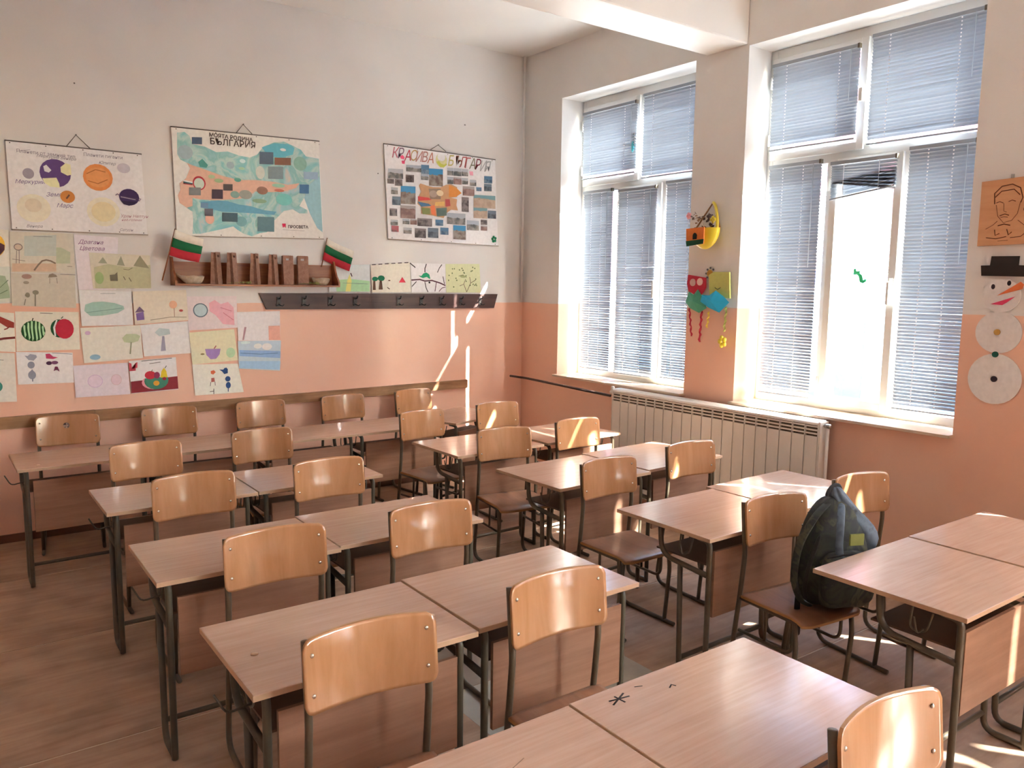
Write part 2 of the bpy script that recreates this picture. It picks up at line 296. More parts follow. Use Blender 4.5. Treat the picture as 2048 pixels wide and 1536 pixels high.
PAPERS = [('child_drawing','yellow and dark purple round fruit drawing at the left edge of the photo','drawing',"children's drawings left of the shelf",'#c9c1b0',[(0.227,2.095),(0.452,2.09),(0.45,1.851),(0.218,1.852)],[('e','#caa03a',0.366,1.99,0.061,0.077),('p','#4a3038',[(0.309,1.997),(0.373,2.022),(0.424,1.992),(0.422,1.96),(0.395,1.927),(0.356,1.913),(0.314,1.94)])]),('child_drawing','green crayon drawing at the left edge under the purple fruit drawing','drawing',"children's drawings left of the shelf",'#b9bdae',[(0.217,1.839),(0.444,1.854),(0.446,1.621),(0.214,1.609)],[('p','#8fa086',[(0.223,1.763),(0.334,1.803),(0.416,1.791),(0.434,1.717),(0.436,1.648),(0.324,1.635),(0.222,1.641)]),('l','#75886c',0.0051,[(0.331,1.764),(0.384,1.716),(0.431,1.765)]),('l','#75886c',0.0051,[(0.3,1.683),(0.367,1.667),(0.425,1.7)])]),('child_drawing','drawing of dark red tree branches at the left edge of the photo','drawing',"children's drawings left of the shelf",'#cdc5b4',[(0.207,1.571),(0.453,1.549),(0.447,1.29),(0.197,1.312)],[('p','#8c3a33',[(0.214,1.596),(0.346,1.543),(0.373,1.527),(0.45,1.486),(0.448,1.45),(0.411,1.454),(0.35,1.501),(0.21,1.538)]),('l','#8c3a33',0.0073,[(0.426,1.463),(0.408,1.447),(0.391,1.441)]),('l','#7c3430',0.0148,[(0.2,1.371),(0.337,1.373),(0.388,1.382),(0.45,1.386)]),('l','#7c3430',0.0083,[(0.351,1.419),(0.367,1.412)])]),('child_drawing','pale sheet with a teal oval at the bottom left of the drawings','drawing',"children's drawings left of the shelf",'#c0bdb0',[(0.17,1.301),(0.441,1.283),(0.438,0.957),(0.155,0.969)],[('e','#3f8a78',0.336,1.065,0.026,0.033),('l','#4a4440',0.0026,[(0.302,1.249),(0.377,1.239)])]),('child_drawing','faded beige drawing with a stick tree,brown arch and green shape','drawing',"children's drawings left of the shelf",'#b9b39f',[(0.454,2.081),(0.825,2.085),(0.824,1.812),(0.448,1.815)],[('p','#a9b0a8',[(0.537,2.055),(0.723,2.071),(0.716,1.93),(0.53,1.925)]),('p','#a3ab92',[(0.719,1.987),(0.748,1.988),(0.801,1.957),(0.797,1.882),(0.713,1.88)]),('e','#6a625c',0.499,1.982,0.025,0.023),('e','#b3a391',0.499,1.982,0.021,0.018),('l','#6a625c',0.0029,[(0.489,1.959),(0.482,1.874)]),('l','#6a625c',0.003,[(0.503,1.96),(0.499,1.875)]),('p','#b7a089',[(0.459,1.874),(0.713,1.88),(0.711,1.826),(0.456,1.821)]),('l','#8a7a68',0.0102,[(0.582,1.831),(0.607,1.867),(0.632,1.895),(0.656,1.902),(0.682,1.896),(0.71,1.88)]),('l','#6a625c',0.0026,[(0.461,1.903),(0.534,1.892)]),('l','#666',0.0023,[(0.588,2.055),(0.699,2.056)]),('l','#8a7a68',0.0031,[(0.778,1.862),(0.808,1.862)])]),('child_drawing','faded beige drawing with small mushrooms and two grey trees,above the watermelons','drawing',"children's drawings left of the shelf",'#b3ac98',[(0.448,1.811),(0.821,1.808),(0.819,1.58),(0.444,1.598)],[('e','#94776b',0.537,1.79,0.029,0.016),('e','#8b8474',0.532,1.75,0.017,0.01),('p','#7c7262',[(0.661,1.785),(0.668,1.806),(0.689,1.813),(0.709,1.803),(0.715,1.79)]),('l','#8d8775',0.0033,[(0.67,1.782),(0.668,1.745)]),('l','#8d8775',0.0034,[(0.711,1.783),(0.713,1.746)]),('l','#8d8775',0.0034,[(0.733,1.807),(0.824,1.805)]),('e','#7f7c6a',0.536,1.668,0.013,0.017),('e','#7f7c6a',0.583,1.685,0.018,0.015),('l','#8a8776',0.0079,[(0.58,1.671),(0.576,1.594)]),('l','#8a8776',0.0053,[(0.523,1.641),(0.513,1.601)])]),('child_drawing','drawing of a striped green watermelon beside a cut red one','drawing',"children's drawings left of the shelf",'#cbc3b0',[(0.459,1.559),(0.833,1.552),(0.83,1.293),(0.453,1.293)],[('e','#1d4a22',0.557,1.427,0.071,0.07),('p','#9dc49a',[(0.503,1.472),(0.512,1.465),(0.512,1.428),(0.516,1.401),(0.507,1.382),(0.504,1.402),(0.5,1.452)]),('p','#9dc49a',[(0.527,1.488),(0.536,1.481),(0.535,1.428),(0.539,1.384),(0.529,1.364),(0.527,1.401),(0.523,1.451)]),('p','#9dc49a',[(0.547,1.498),(0.557,1.491),(0.555,1.427),(0.558,1.377),(0.549,1.357),(0.547,1.401),(0.543,1.451)]),('p','#9dc49a',[(0.571,1.497),(0.58,1.491),(0.579,1.427),(0.582,1.376),(0.572,1.356),(0.57,1.4),(0.566,1.451)]),('p','#9dc49a',[(0.591,1.49),(0.6,1.484),(0.599,1.426),(0.603,1.386),(0.593,1.366),(0.591,1.399),(0.587,1.45)]),('p','#9dc49a',[(0.61,1.463),(0.619,1.456),(0.619,1.426),(0.625,1.412),(0.615,1.392),(0.611,1.399),(0.607,1.45)]),('l','#4b5540',0.0066,[(0.553,1.494),(0.56,1.514)]),('e','#1f4f30',0.709,1.441,0.051,0.062),('p','#d9dfce',[(0.694,1.499),(0.703,1.499),(0.686,1.448),(0.689,1.39),(0.68,1.387),(0.674,1.448)]),('e','#a8283c',0.742,1.438,0.056,0.068),('l','#55603c',0.0054,[(0.725,1.509),(0.737,1.522)]),('l','#4a4440',0.0033,[(0.602,1.547),(0.676,1.543)])]),('child_drawing','white sheet with grey teapots stacked at left and purple shapes at right','drawing',"children's drawings left of the shelf",'#cfd0de',[(0.45,1.29),(0.783,1.273),(0.782,1.065),(0.45,1.071)],[('p','#8a8c98',[(0.498,1.264),(0.515,1.26),(0.53,1.273),(0.55,1.269),(0.564,1.265),(0.569,1.251),(0.548,1.228),(0.519,1.233)]),('e','#7e8290',0.532,1.199,0.021,0.024),('e','#7e8290',0.534,1.131,0.023,0.029),('p','#7e8290',[(0.527,1.158),(0.536,1.171),(0.544,1.157)]),('l','#7e8290',0.0068,[(0.536,1.107),(0.535,1.087)]),('p','#a83a5e',[(0.62,1.27),(0.644,1.272),(0.664,1.251),(0.693,1.243),(0.663,1.234),(0.622,1.239)]),('e','#3f2440',0.638,1.207,0.018,0.013),('e','#6b4564',0.671,1.209,0.021,0.012),('p','#6b2f4c',[(0.662,1.151),(0.672,1.182),(0.687,1.181),(0.698,1.146),(0.68,1.161)]),('l','#55506a',0.0027,[(0.659,1.275),(0.779,1.263)])]),('child_drawing','lilac sheet with a handwritten two-line name at the top of the drawings','drawing',"children's drawings left of the shelf",'#c6c0cc',[(0.828,2.079),(1.104,2.071),(1.075,1.704),(0.84,1.706)],[('t','#8f5f8f','Драгана',0.852,2.019,0.0375,0),('t','#8f5f8f','Цветова',0.856,1.975,0.0389,0)]),('child_drawing','yellowish drawing of mountain peaks over a small dark house','drawing',"children's drawings left of the shelf",'#bdb8a0',[(0.914,1.96),(1.305,1.952),(1.306,1.717),(0.93,1.714)],[('p','#a9ab8c',[(0.94,1.859),(1.029,1.885),(1.157,1.864),(1.306,1.885),(1.303,1.72),(0.943,1.717)]),('p','#8f917a',[(0.969,1.89),(1.0,1.932),(1.026,1.888)]),('p','#8b8d78',[(1.086,1.879),(1.115,1.943),(1.137,1.874)]),('p','#86876f',[(1.193,1.875),(1.239,1.95),(1.298,1.86)]),('e','#8da572',0.971,1.787,0.028,0.042),('p','#6e6a58',[(1.038,1.809),(1.07,1.813),(1.087,1.831),(1.088,1.768),(1.04,1.767)]),('l','#77735f',0.0053,[(1.125,1.8),(1.137,1.775)]),('l','#77735f',0.0052,[(1.16,1.793),(1.175,1.765)]),('l','#7a7762',0.0035,[(1.127,1.852),(1.159,1.846),(1.186,1.861)])]),('child_drawing','pale blue sheet with a long green leaf shape','drawing',"children's drawings left of the shelf",'#c3cbda',[(0.84,1.703),(1.172,1.694),(1.175,1.456),(0.847,1.455)],[('p','#8fb0a6',[(0.875,1.603),(0.923,1.62),(0.986,1.624),(1.059,1.613),(1.116,1.592),(1.121,1.571),(1.078,1.543),(0.981,1.526),(0.903,1.524),(0.867,1.559)]),('l','#6f938a',0.0028,[(0.879,1.548),(0.983,1.561),(1.109,1.578)]),('l','#7a8f92',0.0024,[(0.972,1.679),(1.068,1.68)])]),('child_drawing','beige drawing with a small purple house and an orange tree','drawing',"children's drawings left of the shelf",'#c6bda6',[(1.179,1.695),(1.544,1.708),(1.554,1.486),(1.186,1.459)],[('p','#79649a',[(1.195,1.538),(1.246,1.552),(1.25,1.494),(1.2,1.488)]),('p','#6d5a72',[(1.189,1.545),(1.221,1.588),(1.253,1.552)]),('e','#cfa083',1.449,1.601,0.028,0.029),('l','#b59a86',0.0059,[(1.455,1.576),(1.456,1.51)]),('e','#a8504a',1.503,1.557,0.014,0.009),('l','#a89f8a',0.0054,[(1.29,1.49),(1.428,1.51),(1.54,1.508)])]),('child_drawing','beige sheet with a faint green tree and a small blue pond','drawing',"children's drawings left of the shelf",'#cfc8b8',[(0.837,1.442),(1.222,1.455),(1.232,1.216),(0.85,1.197)],[('p','#a8b394',[(1.099,1.365),(1.127,1.393),(1.193,1.391),(1.219,1.376),(1.204,1.34),(1.157,1.327),(1.111,1.336)]),('l','#9aa284',0.0091,[(1.157,1.334),(1.147,1.249)]),('e','#86a8b8',0.921,1.236,0.034,0.019),('e','#b9a1b8',0.882,1.406,0.018,0.014)]),('child_drawing','lilac sheet with a single grey trunk and pale green crown','drawing',"children's drawings left of the shelf",'#c5c7da',[(1.222,1.455),(1.557,1.479),(1.563,1.239),(1.239,1.227)],[('p','#a6b5b6',[(1.317,1.399),(1.349,1.431),(1.418,1.422),(1.423,1.385),(1.347,1.372)]),('p','#8c8ea2',[(1.367,1.372),(1.381,1.372),(1.388,1.265),(1.353,1.262)])]),('child_drawing','lilac sheet with faint pink circles,lowest of the drawings at left','drawing',"children's drawings left of the shelf",'#cbbcd2',[(0.782,1.183),(1.128,1.188),(1.135,0.96),(0.786,0.959)],[('e','#b9a5bf',0.913,1.067,0.048,0.046),('e','#cbbcd2',0.913,1.067,0.044,0.042),('e','#b9a5a8',1.048,1.07,0.035,0.039),('e','#c7b5c0',1.048,1.07,0.032,0.036)]),('child_drawing','drawing of a fruit bowl on a red table with handwriting above','drawing',"children's drawings left of the shelf",'#cfd2d6',[(1.135,1.199),(1.455,1.214),(1.464,0.974),(1.142,0.963)],[('p','#7c2c35',[(1.142,1.05),(1.461,1.072),(1.464,0.978),(1.142,0.966)]),('e','#c98a98',1.3,1.037,0.086,0.052),('e','#3f7a66',1.314,1.047,0.083,0.063),('p','#cfd2d6',[(1.226,1.067),(1.398,1.075),(1.395,1.105),(1.228,1.114)]),('e','#b03040',1.274,1.09,0.038,0.03),('e','#7b3350',1.319,1.087,0.02,0.025),('p','#d8b83a',[(1.342,1.068),(1.351,1.115),(1.369,1.14),(1.385,1.113),(1.391,1.068)]),('l','#57603c',0.0044,[(1.376,1.136),(1.387,1.154)]),('l','#57603c',0.0044,[(1.282,1.115),(1.29,1.129)]),('e','#d8963a',1.313,1.029,0.021,0.019),('e','#8a2c38',1.369,1.059,0.014,0.012),('p','#b84a58',[(1.135,1.188),(1.151,1.18),(1.152,1.14),(1.189,1.149),(1.191,1.189),(1.177,1.182),(1.178,1.128),(1.135,1.126)]),('l','#4a4440',0.0036,[(1.218,1.195),(1.279,1.199),(1.427,1.208)]),('l','#4a4440',0.0036,[(1.271,1.174),(1.346,1.182)])]),('child_drawing','pink sheet with a blue-green ringed circle at left','drawing',"children's drawings left of the shelf",'#d6b8ba',[(1.549,1.66),(1.912,1.664),(1.913,1.423),(1.551,1.408)],[('e','#5d6d78',1.642,1.558,0.054,0.053),('e','#a6b8bc',1.642,1.558,0.046,0.045),('p','#cf9aa4',[(1.706,1.611),(1.747,1.634),(1.79,1.604),(1.846,1.619),(1.887,1.577),(1.89,1.443),(1.804,1.452),(1.75,1.521),(1.707,1.551)]),('l','#cf7f8c',0.0046,[(1.807,1.539),(1.884,1.481)]),('l','#cf7f8c',0.0046,[(1.789,1.577),(1.871,1.55)])]),('child_drawing','yellow-green sheet with a purple bowl of fruit','drawing',"children's drawings left of the shelf",'#c8c49c',[(1.554,1.393),(1.886,1.412),(1.909,1.171),(1.57,1.153)],[('p','#8f76a8',[(1.665,1.266),(1.779,1.265),(1.771,1.224),(1.744,1.19),(1.703,1.188),(1.674,1.22)]),('l','#b06a6a',0.0076,[(1.731,1.267),(1.747,1.289)]),('e','#a3bf9c',1.854,1.232,0.034,0.039),('e','#7b7448',1.645,1.229,0.015,0.006)]),('child_drawing','cream sheet with three blue jugs beside two small chairs','drawing',"children's drawings left of the shelf",'#cfcbb8',[(1.57,1.153),(1.908,1.144),(1.948,0.919),(1.584,0.917)],[('p','#2d4a78',[(1.767,1.105),(1.797,1.103),(1.805,1.114),(1.82,1.118),(1.831,1.105),(1.83,1.074),(1.803,1.068),(1.789,1.088)]),('e','#2d4a78',1.829,1.03,0.02,0.021),('e','#2d4a78',1.831,0.981,0.019,0.025),('l','#2d4a78',0.0062,[(1.83,0.958),(1.829,0.931)]),('p','#c06a4c',[(1.703,1.097),(1.726,1.103),(1.74,1.087),(1.721,1.069),(1.703,1.077)]),('p','#a05a52',[(1.705,1.043),(1.728,1.045),(1.731,1.014),(1.704,1.012)]),('l','#4a3a3a',0.0038,[(1.701,1.012),(1.696,0.982)]),('l','#4a3a3a',0.0038,[(1.731,1.014),(1.733,0.984)]),('l','#4a3a3a',0.0046,[(1.721,0.961),(1.72,0.919)]),('l','#4a3a3a',0.0046,[(1.691,0.94),(1.721,0.942)])]),('child_drawing','pale lilac sheet with an orange block at its right edge','drawing',"children's drawings left of the shelf",'#cfc4cc',[(1.912,1.542),(2.25,1.547),(2.249,1.308),(1.917,1.322)],[('p','#cf9a8a',[(2.155,1.43),(2.247,1.432),(2.249,1.316),(2.156,1.319)]),('p','#9d7f86',[(1.966,1.426),(1.982,1.425),(1.96,1.325),(1.948,1.325)])]),('child_drawing','blue crayon seascape,rightmost of the drawings on the peach paint','drawing',"children's drawings left of the shelf",'#9fb6cf',[(1.913,1.319),(2.253,1.312),(2.239,1.072),(1.915,1.105)],[('p','#7f9fc4',[(1.923,1.249),(2.247,1.229),(2.245,1.173),(1.921,1.202)]),('p','#8fb0d0',[(1.92,1.163),(2.245,1.149),(2.239,1.081),(1.919,1.109)]),('e','#c6d2dc',2.067,1.275,0.032,0.02),('e','#ccd6de',2.139,1.268,0.04,0.027),('l','#5f80b0',0.0043,[(1.93,1.225),(2.086,1.211),(2.226,1.213)]),('e','#b8c8d8',1.971,1.305,0.038,0.011)]),('child_drawing','blue and green drawing with a yellow path behind the right flag','drawing',"children's drawings above the coat hooks",'#b8c6cc',[(2.677,1.915),(3.036,1.932),(3.029,1.701),(2.665,1.703)],[('p','#9cc49a',[(2.723,1.797),(2.856,1.808),(3.03,1.793),(3.029,1.705),(2.73,1.703)]),('p','#d8cf7a',[(2.825,1.791),(2.848,1.849),(2.865,1.791),(2.855,1.704),(2.81,1.704)]),('l','#4a3030',0.0082,[(2.857,1.857),(2.87,1.828)]),('l','#8aa89a',0.0034,[(2.785,1.774),(3.016,1.768)])]),('child_drawing','cream drawing of two round green trees and a red triangle','drawing',"children's drawings above the coat hooks",'#cfc3b0',[(3.04,1.928),(3.413,1.958),(3.427,1.703),(3.052,1.697)],[('e','#1f6a4a',3.079,1.811,0.028,0.019),('e','#1f6a4a',3.137,1.818,0.033,0.024),('p','#5a4436',[(3.062,1.794),(3.081,1.794),(3.085,1.718),(3.057,1.718)]),('p','#5a4436',[(3.123,1.799),(3.142,1.799),(3.151,1.723),(3.113,1.722)]),('p','#c03a4c',[(3.305,1.784),(3.339,1.832),(3.373,1.785)]),('l','#6a4a3a',0.0086,[(3.204,1.8),(3.223,1.8)]),('l','#6a5a4a',0.0077,[(3.194,1.74),(3.217,1.727)]),('l','#3c3434',0.0067,[(3.05,1.93),(3.087,1.933)]),('l','#3c3434',0.0067,[(3.11,1.935),(3.148,1.938)]),('l','#3c3434',0.0069,[(3.171,1.94),(3.209,1.943)]),('l','#3c3434',0.0069,[(3.233,1.945),(3.272,1.948)]),('l','#3c3434',0.0069,[(3.296,1.95),(3.335,1.953)]),('l','#3c3434',0.0069,[(3.359,1.955),(3.398,1.958)])]),('child_drawing','white drawing of a green chameleon on a purple branch','drawing',"children's drawings above the coat hooks",'#cbccd4',[(3.418,1.954),(3.773,1.955),(3.779,1.7),(3.432,1.698)],[('l','#5a3340',0.0112,[(3.427,1.807),(3.512,1.813),(3.562,1.8),(3.634,1.806),(3.716,1.785),(3.774,1.763)]),('p','#1f8a62',[(3.497,1.847),(3.527,1.844),(3.547,1.866),(3.578,1.875),(3.608,1.858),(3.618,1.819),(3.603,1.823),(3.583,1.836),(3.542,1.826),(3.517,1.835)]),('l','#33302f',0.0088,[(3.563,1.875),(3.563,1.91),(3.578,1.95)]),('l','#33302f',0.007,[(3.69,1.877),(3.711,1.918),(3.737,1.949)]),('l','#33302f',0.0086,[(3.413,1.954),(3.467,1.916)]),('l','#5a3340',0.007,[(3.68,1.793),(3.665,1.709)]),('l','#33302f',0.007,[(3.562,1.792),(3.573,1.743),(3.593,1.704)]),('l','#33302f',0.0067,[(3.747,1.843),(3.763,1.776)]),('l','#33302f',0.007,[(3.432,1.751),(3.477,1.795)]),('l','#5a3340',0.0059,[(3.706,1.709),(3.737,1.74),(3.774,1.749)]),('e','#222',3.608,1.788,0.01,0.009)]),('child_drawing','yellow-green drawing of a leafy tree with thin brown branches','drawing',"children's drawings above the coat hooks",'#b9c08a',[(3.779,1.955),(4.145,1.964),(4.164,1.702),(3.79,1.7)],[('e','#53663c',3.873,1.914,0.006,0.006),('e','#53663c',3.927,1.905,0.006,0.007),('e','#53663c',3.817,1.854,0.006,0.006),('e','#53663c',4.107,1.779,0.006,0.007),('e','#53663c',4.053,1.895,0.006,0.007),('e','#53663c',3.975,1.882,0.006,0.007),('e','#53663c',3.852,1.913,0.006,0.006),('e','#53663c',3.866,1.751,0.007,0.007),('e','#53663c',4.076,1.777,0.006,0.007),('e','#53663c',4.065,1.9,0.007,0.006),('e','#53663c',3.898,1.811,0.007,0.007),('e','#53663c',4.042,1.767,0.007,0.007),('e','#53663c',4.092,1.922,0.007,0.006),('e','#53663c',3.999,1.804,0.006,0.007),('e','#53663c',3.964,1.902,0.007,0.007),('e','#53663c',3.953,1.919,0.006,0.007),('e','#53663c',4.113,1.766,0.006,0.007),('e','#53663c',3.978,1.877,0.007,0.006),('e','#53663c',4.103,1.825,0.007,0.007),('e','#53663c',4.094,1.769,0.007,0.007),('e','#53663c',3.965,1.855,0.007,0.007),('e','#53663c',3.996,1.852,0.007,0.007),('e','#53663c',3.848,1.874,0.006,0.007),('e','#53663c',4.069,1.931,0.007,0.007),('e','#53663c',3.81,1.81,0.006,0.007),('e','#53663c',3.888,1.829,0.007,0.006),('l','#5e5236',0.0055,[(4.004,1.706),(4.047,1.788),(4.102,1.817)]),('l','#5e5236',0.0054,[(4.047,1.788),(4.036,1.843)]),('l','#5e5236',0.0055,[(4.004,1.706),(3.971,1.778),(3.928,1.76)]),('l','#5e5236',0.0045,[(3.971,1.778),(3.992,1.824)]),('l','#6a7248',0.005,[(3.917,1.85),(3.96,1.86),(4.003,1.838)]),('e','#8a9468',3.965,1.846,0.033,0.011)]),('school_poster','white hand-drawn poster of the planets with a purple and an orange globe','poster','','#cfd0d4',[(0.463,2.66),(1.274,2.656),(1.294,2.097),(0.471,2.094)],[('l','#8b8790',0.0022,[(0.526,2.598),(0.6,2.615)]),('t','#8f8c98','Планети от земния тип',0.52,2.591,0.0306,-0.018),('t','#8f8c98','Меркурий Венера',0.632,2.574,0.0264,-0.017),('t','#8f8c98','Планети гиганти',0.91,2.608,0.0306,0.0),('t','#8f8c98','Юпитер',1.0,2.564,0.0278,-0.016),('e','#8c8792',0.581,2.461,0.033,0.034),('e','#5b4374',0.737,2.477,0.092,0.092),('p','#d6d2da',[(0.669,2.516),(0.687,2.527),(0.715,2.494),(0.699,2.477),(0.674,2.484)]),('p','#cfc8a0',[(0.769,2.519),(0.8,2.548),(0.829,2.541),(0.832,2.475),(0.808,2.467),(0.77,2.486)]),('p','#d3cca4',[(0.66,2.437),(0.742,2.448),(0.757,2.41),(0.759,2.384),(0.703,2.386),(0.67,2.409)]),('e','#c9824a',0.993,2.471,0.092,0.09),('e','#d08c58',0.993,2.471,0.075,0.068),('l','#b86f3c',0.0053,[(0.923,2.49),(0.98,2.522),(1.041,2.511)]),('l','#b86f3c',0.0054,[(0.93,2.444),(0.991,2.429),(1.052,2.461)]),('e','#b0adb4',1.157,2.548,0.042,0.034),('e','#cbc6b4',0.601,2.238,0.098,0.092),('e','#c2b9a4',0.599,2.257,0.049,0.045),('e','#b7793f',0.802,2.327,0.044,0.041),('l','#6b4a3a',0.0102,[(0.794,2.314),(0.813,2.341)]),('e','#c9c6b4',1.017,2.241,0.104,0.099),('e','#c6bd9a',1.017,2.241,0.076,0.068),('e','#3e2f58',1.184,2.352,0.065,0.057),('l','#5a4a6e',0.0054,[(1.098,2.359),(1.108,2.37),(1.129,2.355),(1.232,2.345),(1.261,2.344),(1.251,2.332),(1.225,2.331)]),('l','#b9b4c4',0.0054,[(1.129,2.351),(1.225,2.337)]),('p','#2c2440',[(1.128,2.324),(1.234,2.324),(1.211,2.302),(1.181,2.293),(1.146,2.301)]),('t','#7d6f9c','Меркурий',0.501,2.392,0.0347,0.053),('t','#7d6f9c','Земя',0.674,2.321,0.0375,0.051),('t','#7d6f9c','Марс',0.732,2.253,0.0375,0.034),('t','#9a98a2','Венера',0.551,2.112,0.0264,0.018),('t','#b98f9a','Уран Нептун',1.123,2.21,0.0292,0.031),('t','#b98f9a','най-големи',1.128,2.186,0.0236,0.031),('t','#9a98a2','Сатурн',1.112,2.116,0.025,0.015)]),('school_poster','printed teal watercolour map poster of Bulgaria with small photos','poster','','#cfc9bf',[(1.482,2.869),(2.595,2.892),(2.62,2.126),(1.495,2.099)],[('p','#8db3ba',[(2.484,2.763),(2.592,2.755),(2.595,2.705),(2.614,2.179),(2.569,2.21),(2.509,2.322),(2.464,2.44),(2.507,2.545),(2.57,2.614)])]),('school_poster','white collage poster with many small photos and hand-coloured title letters','poster','','#cfcdca',[(3.17,2.936),(4.302,2.917),(4.346,2.136),(3.206,2.151)],[('t','#c8707c','К',3.236,2.83,0.1194,0.084),('t','#8a6f80','Р',3.289,2.829,0.1208,0.083),('t','#c83e50','А',3.357,2.817,0.1222,0.082),('t','#c4a470','С',3.408,2.822,0.1222,0.082),('t','#c08a80','И',3.459,2.818,0.1222,0.071),('t','#b88880','В',3.522,2.821,0.1222,0.081),('t','#c88a78','А',3.581,2.817,0.1236,0.08),('t','#c8bc70','Б',3.786,2.814,0.1264,0.077),('t','#b0705a','Ъ',3.856,2.817,0.1264,0.075),('t','#c06a68','Л',3.907,2.812,0.1278,0.084),('t','#c06a68','Г',3.963,2.811,0.1278,0.075),('t','#8a8a70','А',4.015,2.809,0.1292,0.074),('t','#8a3a44','Р',4.071,2.808,0.1292,0.073),('t','#b8b8b8','И',4.124,2.799,0.1292,0.082),('t','#b4b8b8','Я',4.178,2.798,0.1292,0.072),('e','#b8b88a',3.726,2.856,0.057,0.06),('e','#dcdccc',3.726,2.882,0.041,0.035),('p','#a8ac50',[(3.673,2.838),(3.703,2.847),(3.726,2.824),(3.757,2.82),(3.776,2.835),(3.784,2.823),(3.749,2.794),(3.711,2.797)]),('p','#d05070',[(3.319,2.847),(3.341,2.862),(3.362,2.845),(3.355,2.826),(3.326,2.829)]),('p','#d05070',[(3.333,2.814),(3.366,2.817),(3.362,2.789),(3.337,2.789)]),('p','#c890a0',[(4.016,2.786),(4.057,2.789),(4.061,2.753),(4.025,2.753)]),('p','#b08a68',[(3.515,2.639),(3.582,2.625),(3.643,2.617),(3.719,2.623),(3.773,2.647),(3.827,2.658),(3.89,2.637),(3.89,2.551),(3.828,2.54),(3.89,2.531),(3.883,2.478),(3.899,2.433),(3.828,2.435),(3.774,2.399),(3.75,2.358),(3.673,2.367),(3.643,2.372),(3.552,2.379),(3.522,2.383),(3.523,2.441),(3.485,2.464),(3.493,2.522),(3.523,2.569),(3.501,2.619)]),('p','#c07f40',[(3.804,2.65),(3.89,2.624),(3.938,2.588),(3.875,2.55),(3.804,2.545)]),('p','#b84a48',[(3.489,2.528),(3.597,2.523),(3.627,2.506),(3.493,2.49)]),('p','#4a6f8c',[(3.485,2.483),(3.597,2.472),(3.627,2.455),(3.523,2.441)]),('p','#7f8a58',[(3.523,2.435),(3.612,2.434),(3.612,2.382),(3.537,2.378)]),('p','#c8704a',[(3.612,2.454),(3.658,2.463),(3.673,2.373),(3.627,2.383)]),('p','#a04a48',[(3.765,2.523),(3.812,2.526),(3.82,2.467),(3.769,2.457)]),('p','#7f7060',[(3.597,2.601),(3.719,2.61),(3.719,2.519),(3.612,2.512)]),('p','#c8a868',[(3.665,2.49),(3.758,2.502),(3.758,2.463),(3.658,2.457)]),('p','#5d6f68',[(3.673,2.438),(3.781,2.452),(3.781,2.38),(3.681,2.367)]),('e','#9a8a7c',3.643,2.559,0.04,0.03),('e','#c8b898',3.711,2.571,0.036,0.026)])]
MAP_LAND = [(1.521,2.832),(1.572,2.843),(1.605,2.819),(1.625,2.763),(1.711,2.755),(1.792,2.723),(1.876,2.737),(1.959,2.716),(2.039,2.709),(2.096,2.736),(2.147,2.802),(2.231,2.842),(2.308,2.857),(2.38,2.833),(2.445,2.809),(2.484,2.763),(2.592,2.749),(2.594,2.616),(2.507,2.545),(2.464,2.44),(2.423,2.374),(2.49,2.346),(2.489,2.321),(2.422,2.317),(2.369,2.345),(2.296,2.328),(2.25,2.281),(2.216,2.248),(2.208,2.185),(2.156,2.157),(2.105,2.149),(2.041,2.121),(1.979,2.137),(1.931,2.165),(1.901,2.188),(1.822,2.165),(1.738,2.143),(1.661,2.122),(1.603,2.119),(1.612,2.214),(1.609,2.278),(1.569,2.305),(1.52,2.337),(1.51,2.389),(1.529,2.43),(1.525,2.477),(1.571,2.515),(1.602,2.588),(1.581,2.626),(1.536,2.645),(1.516,2.683)]
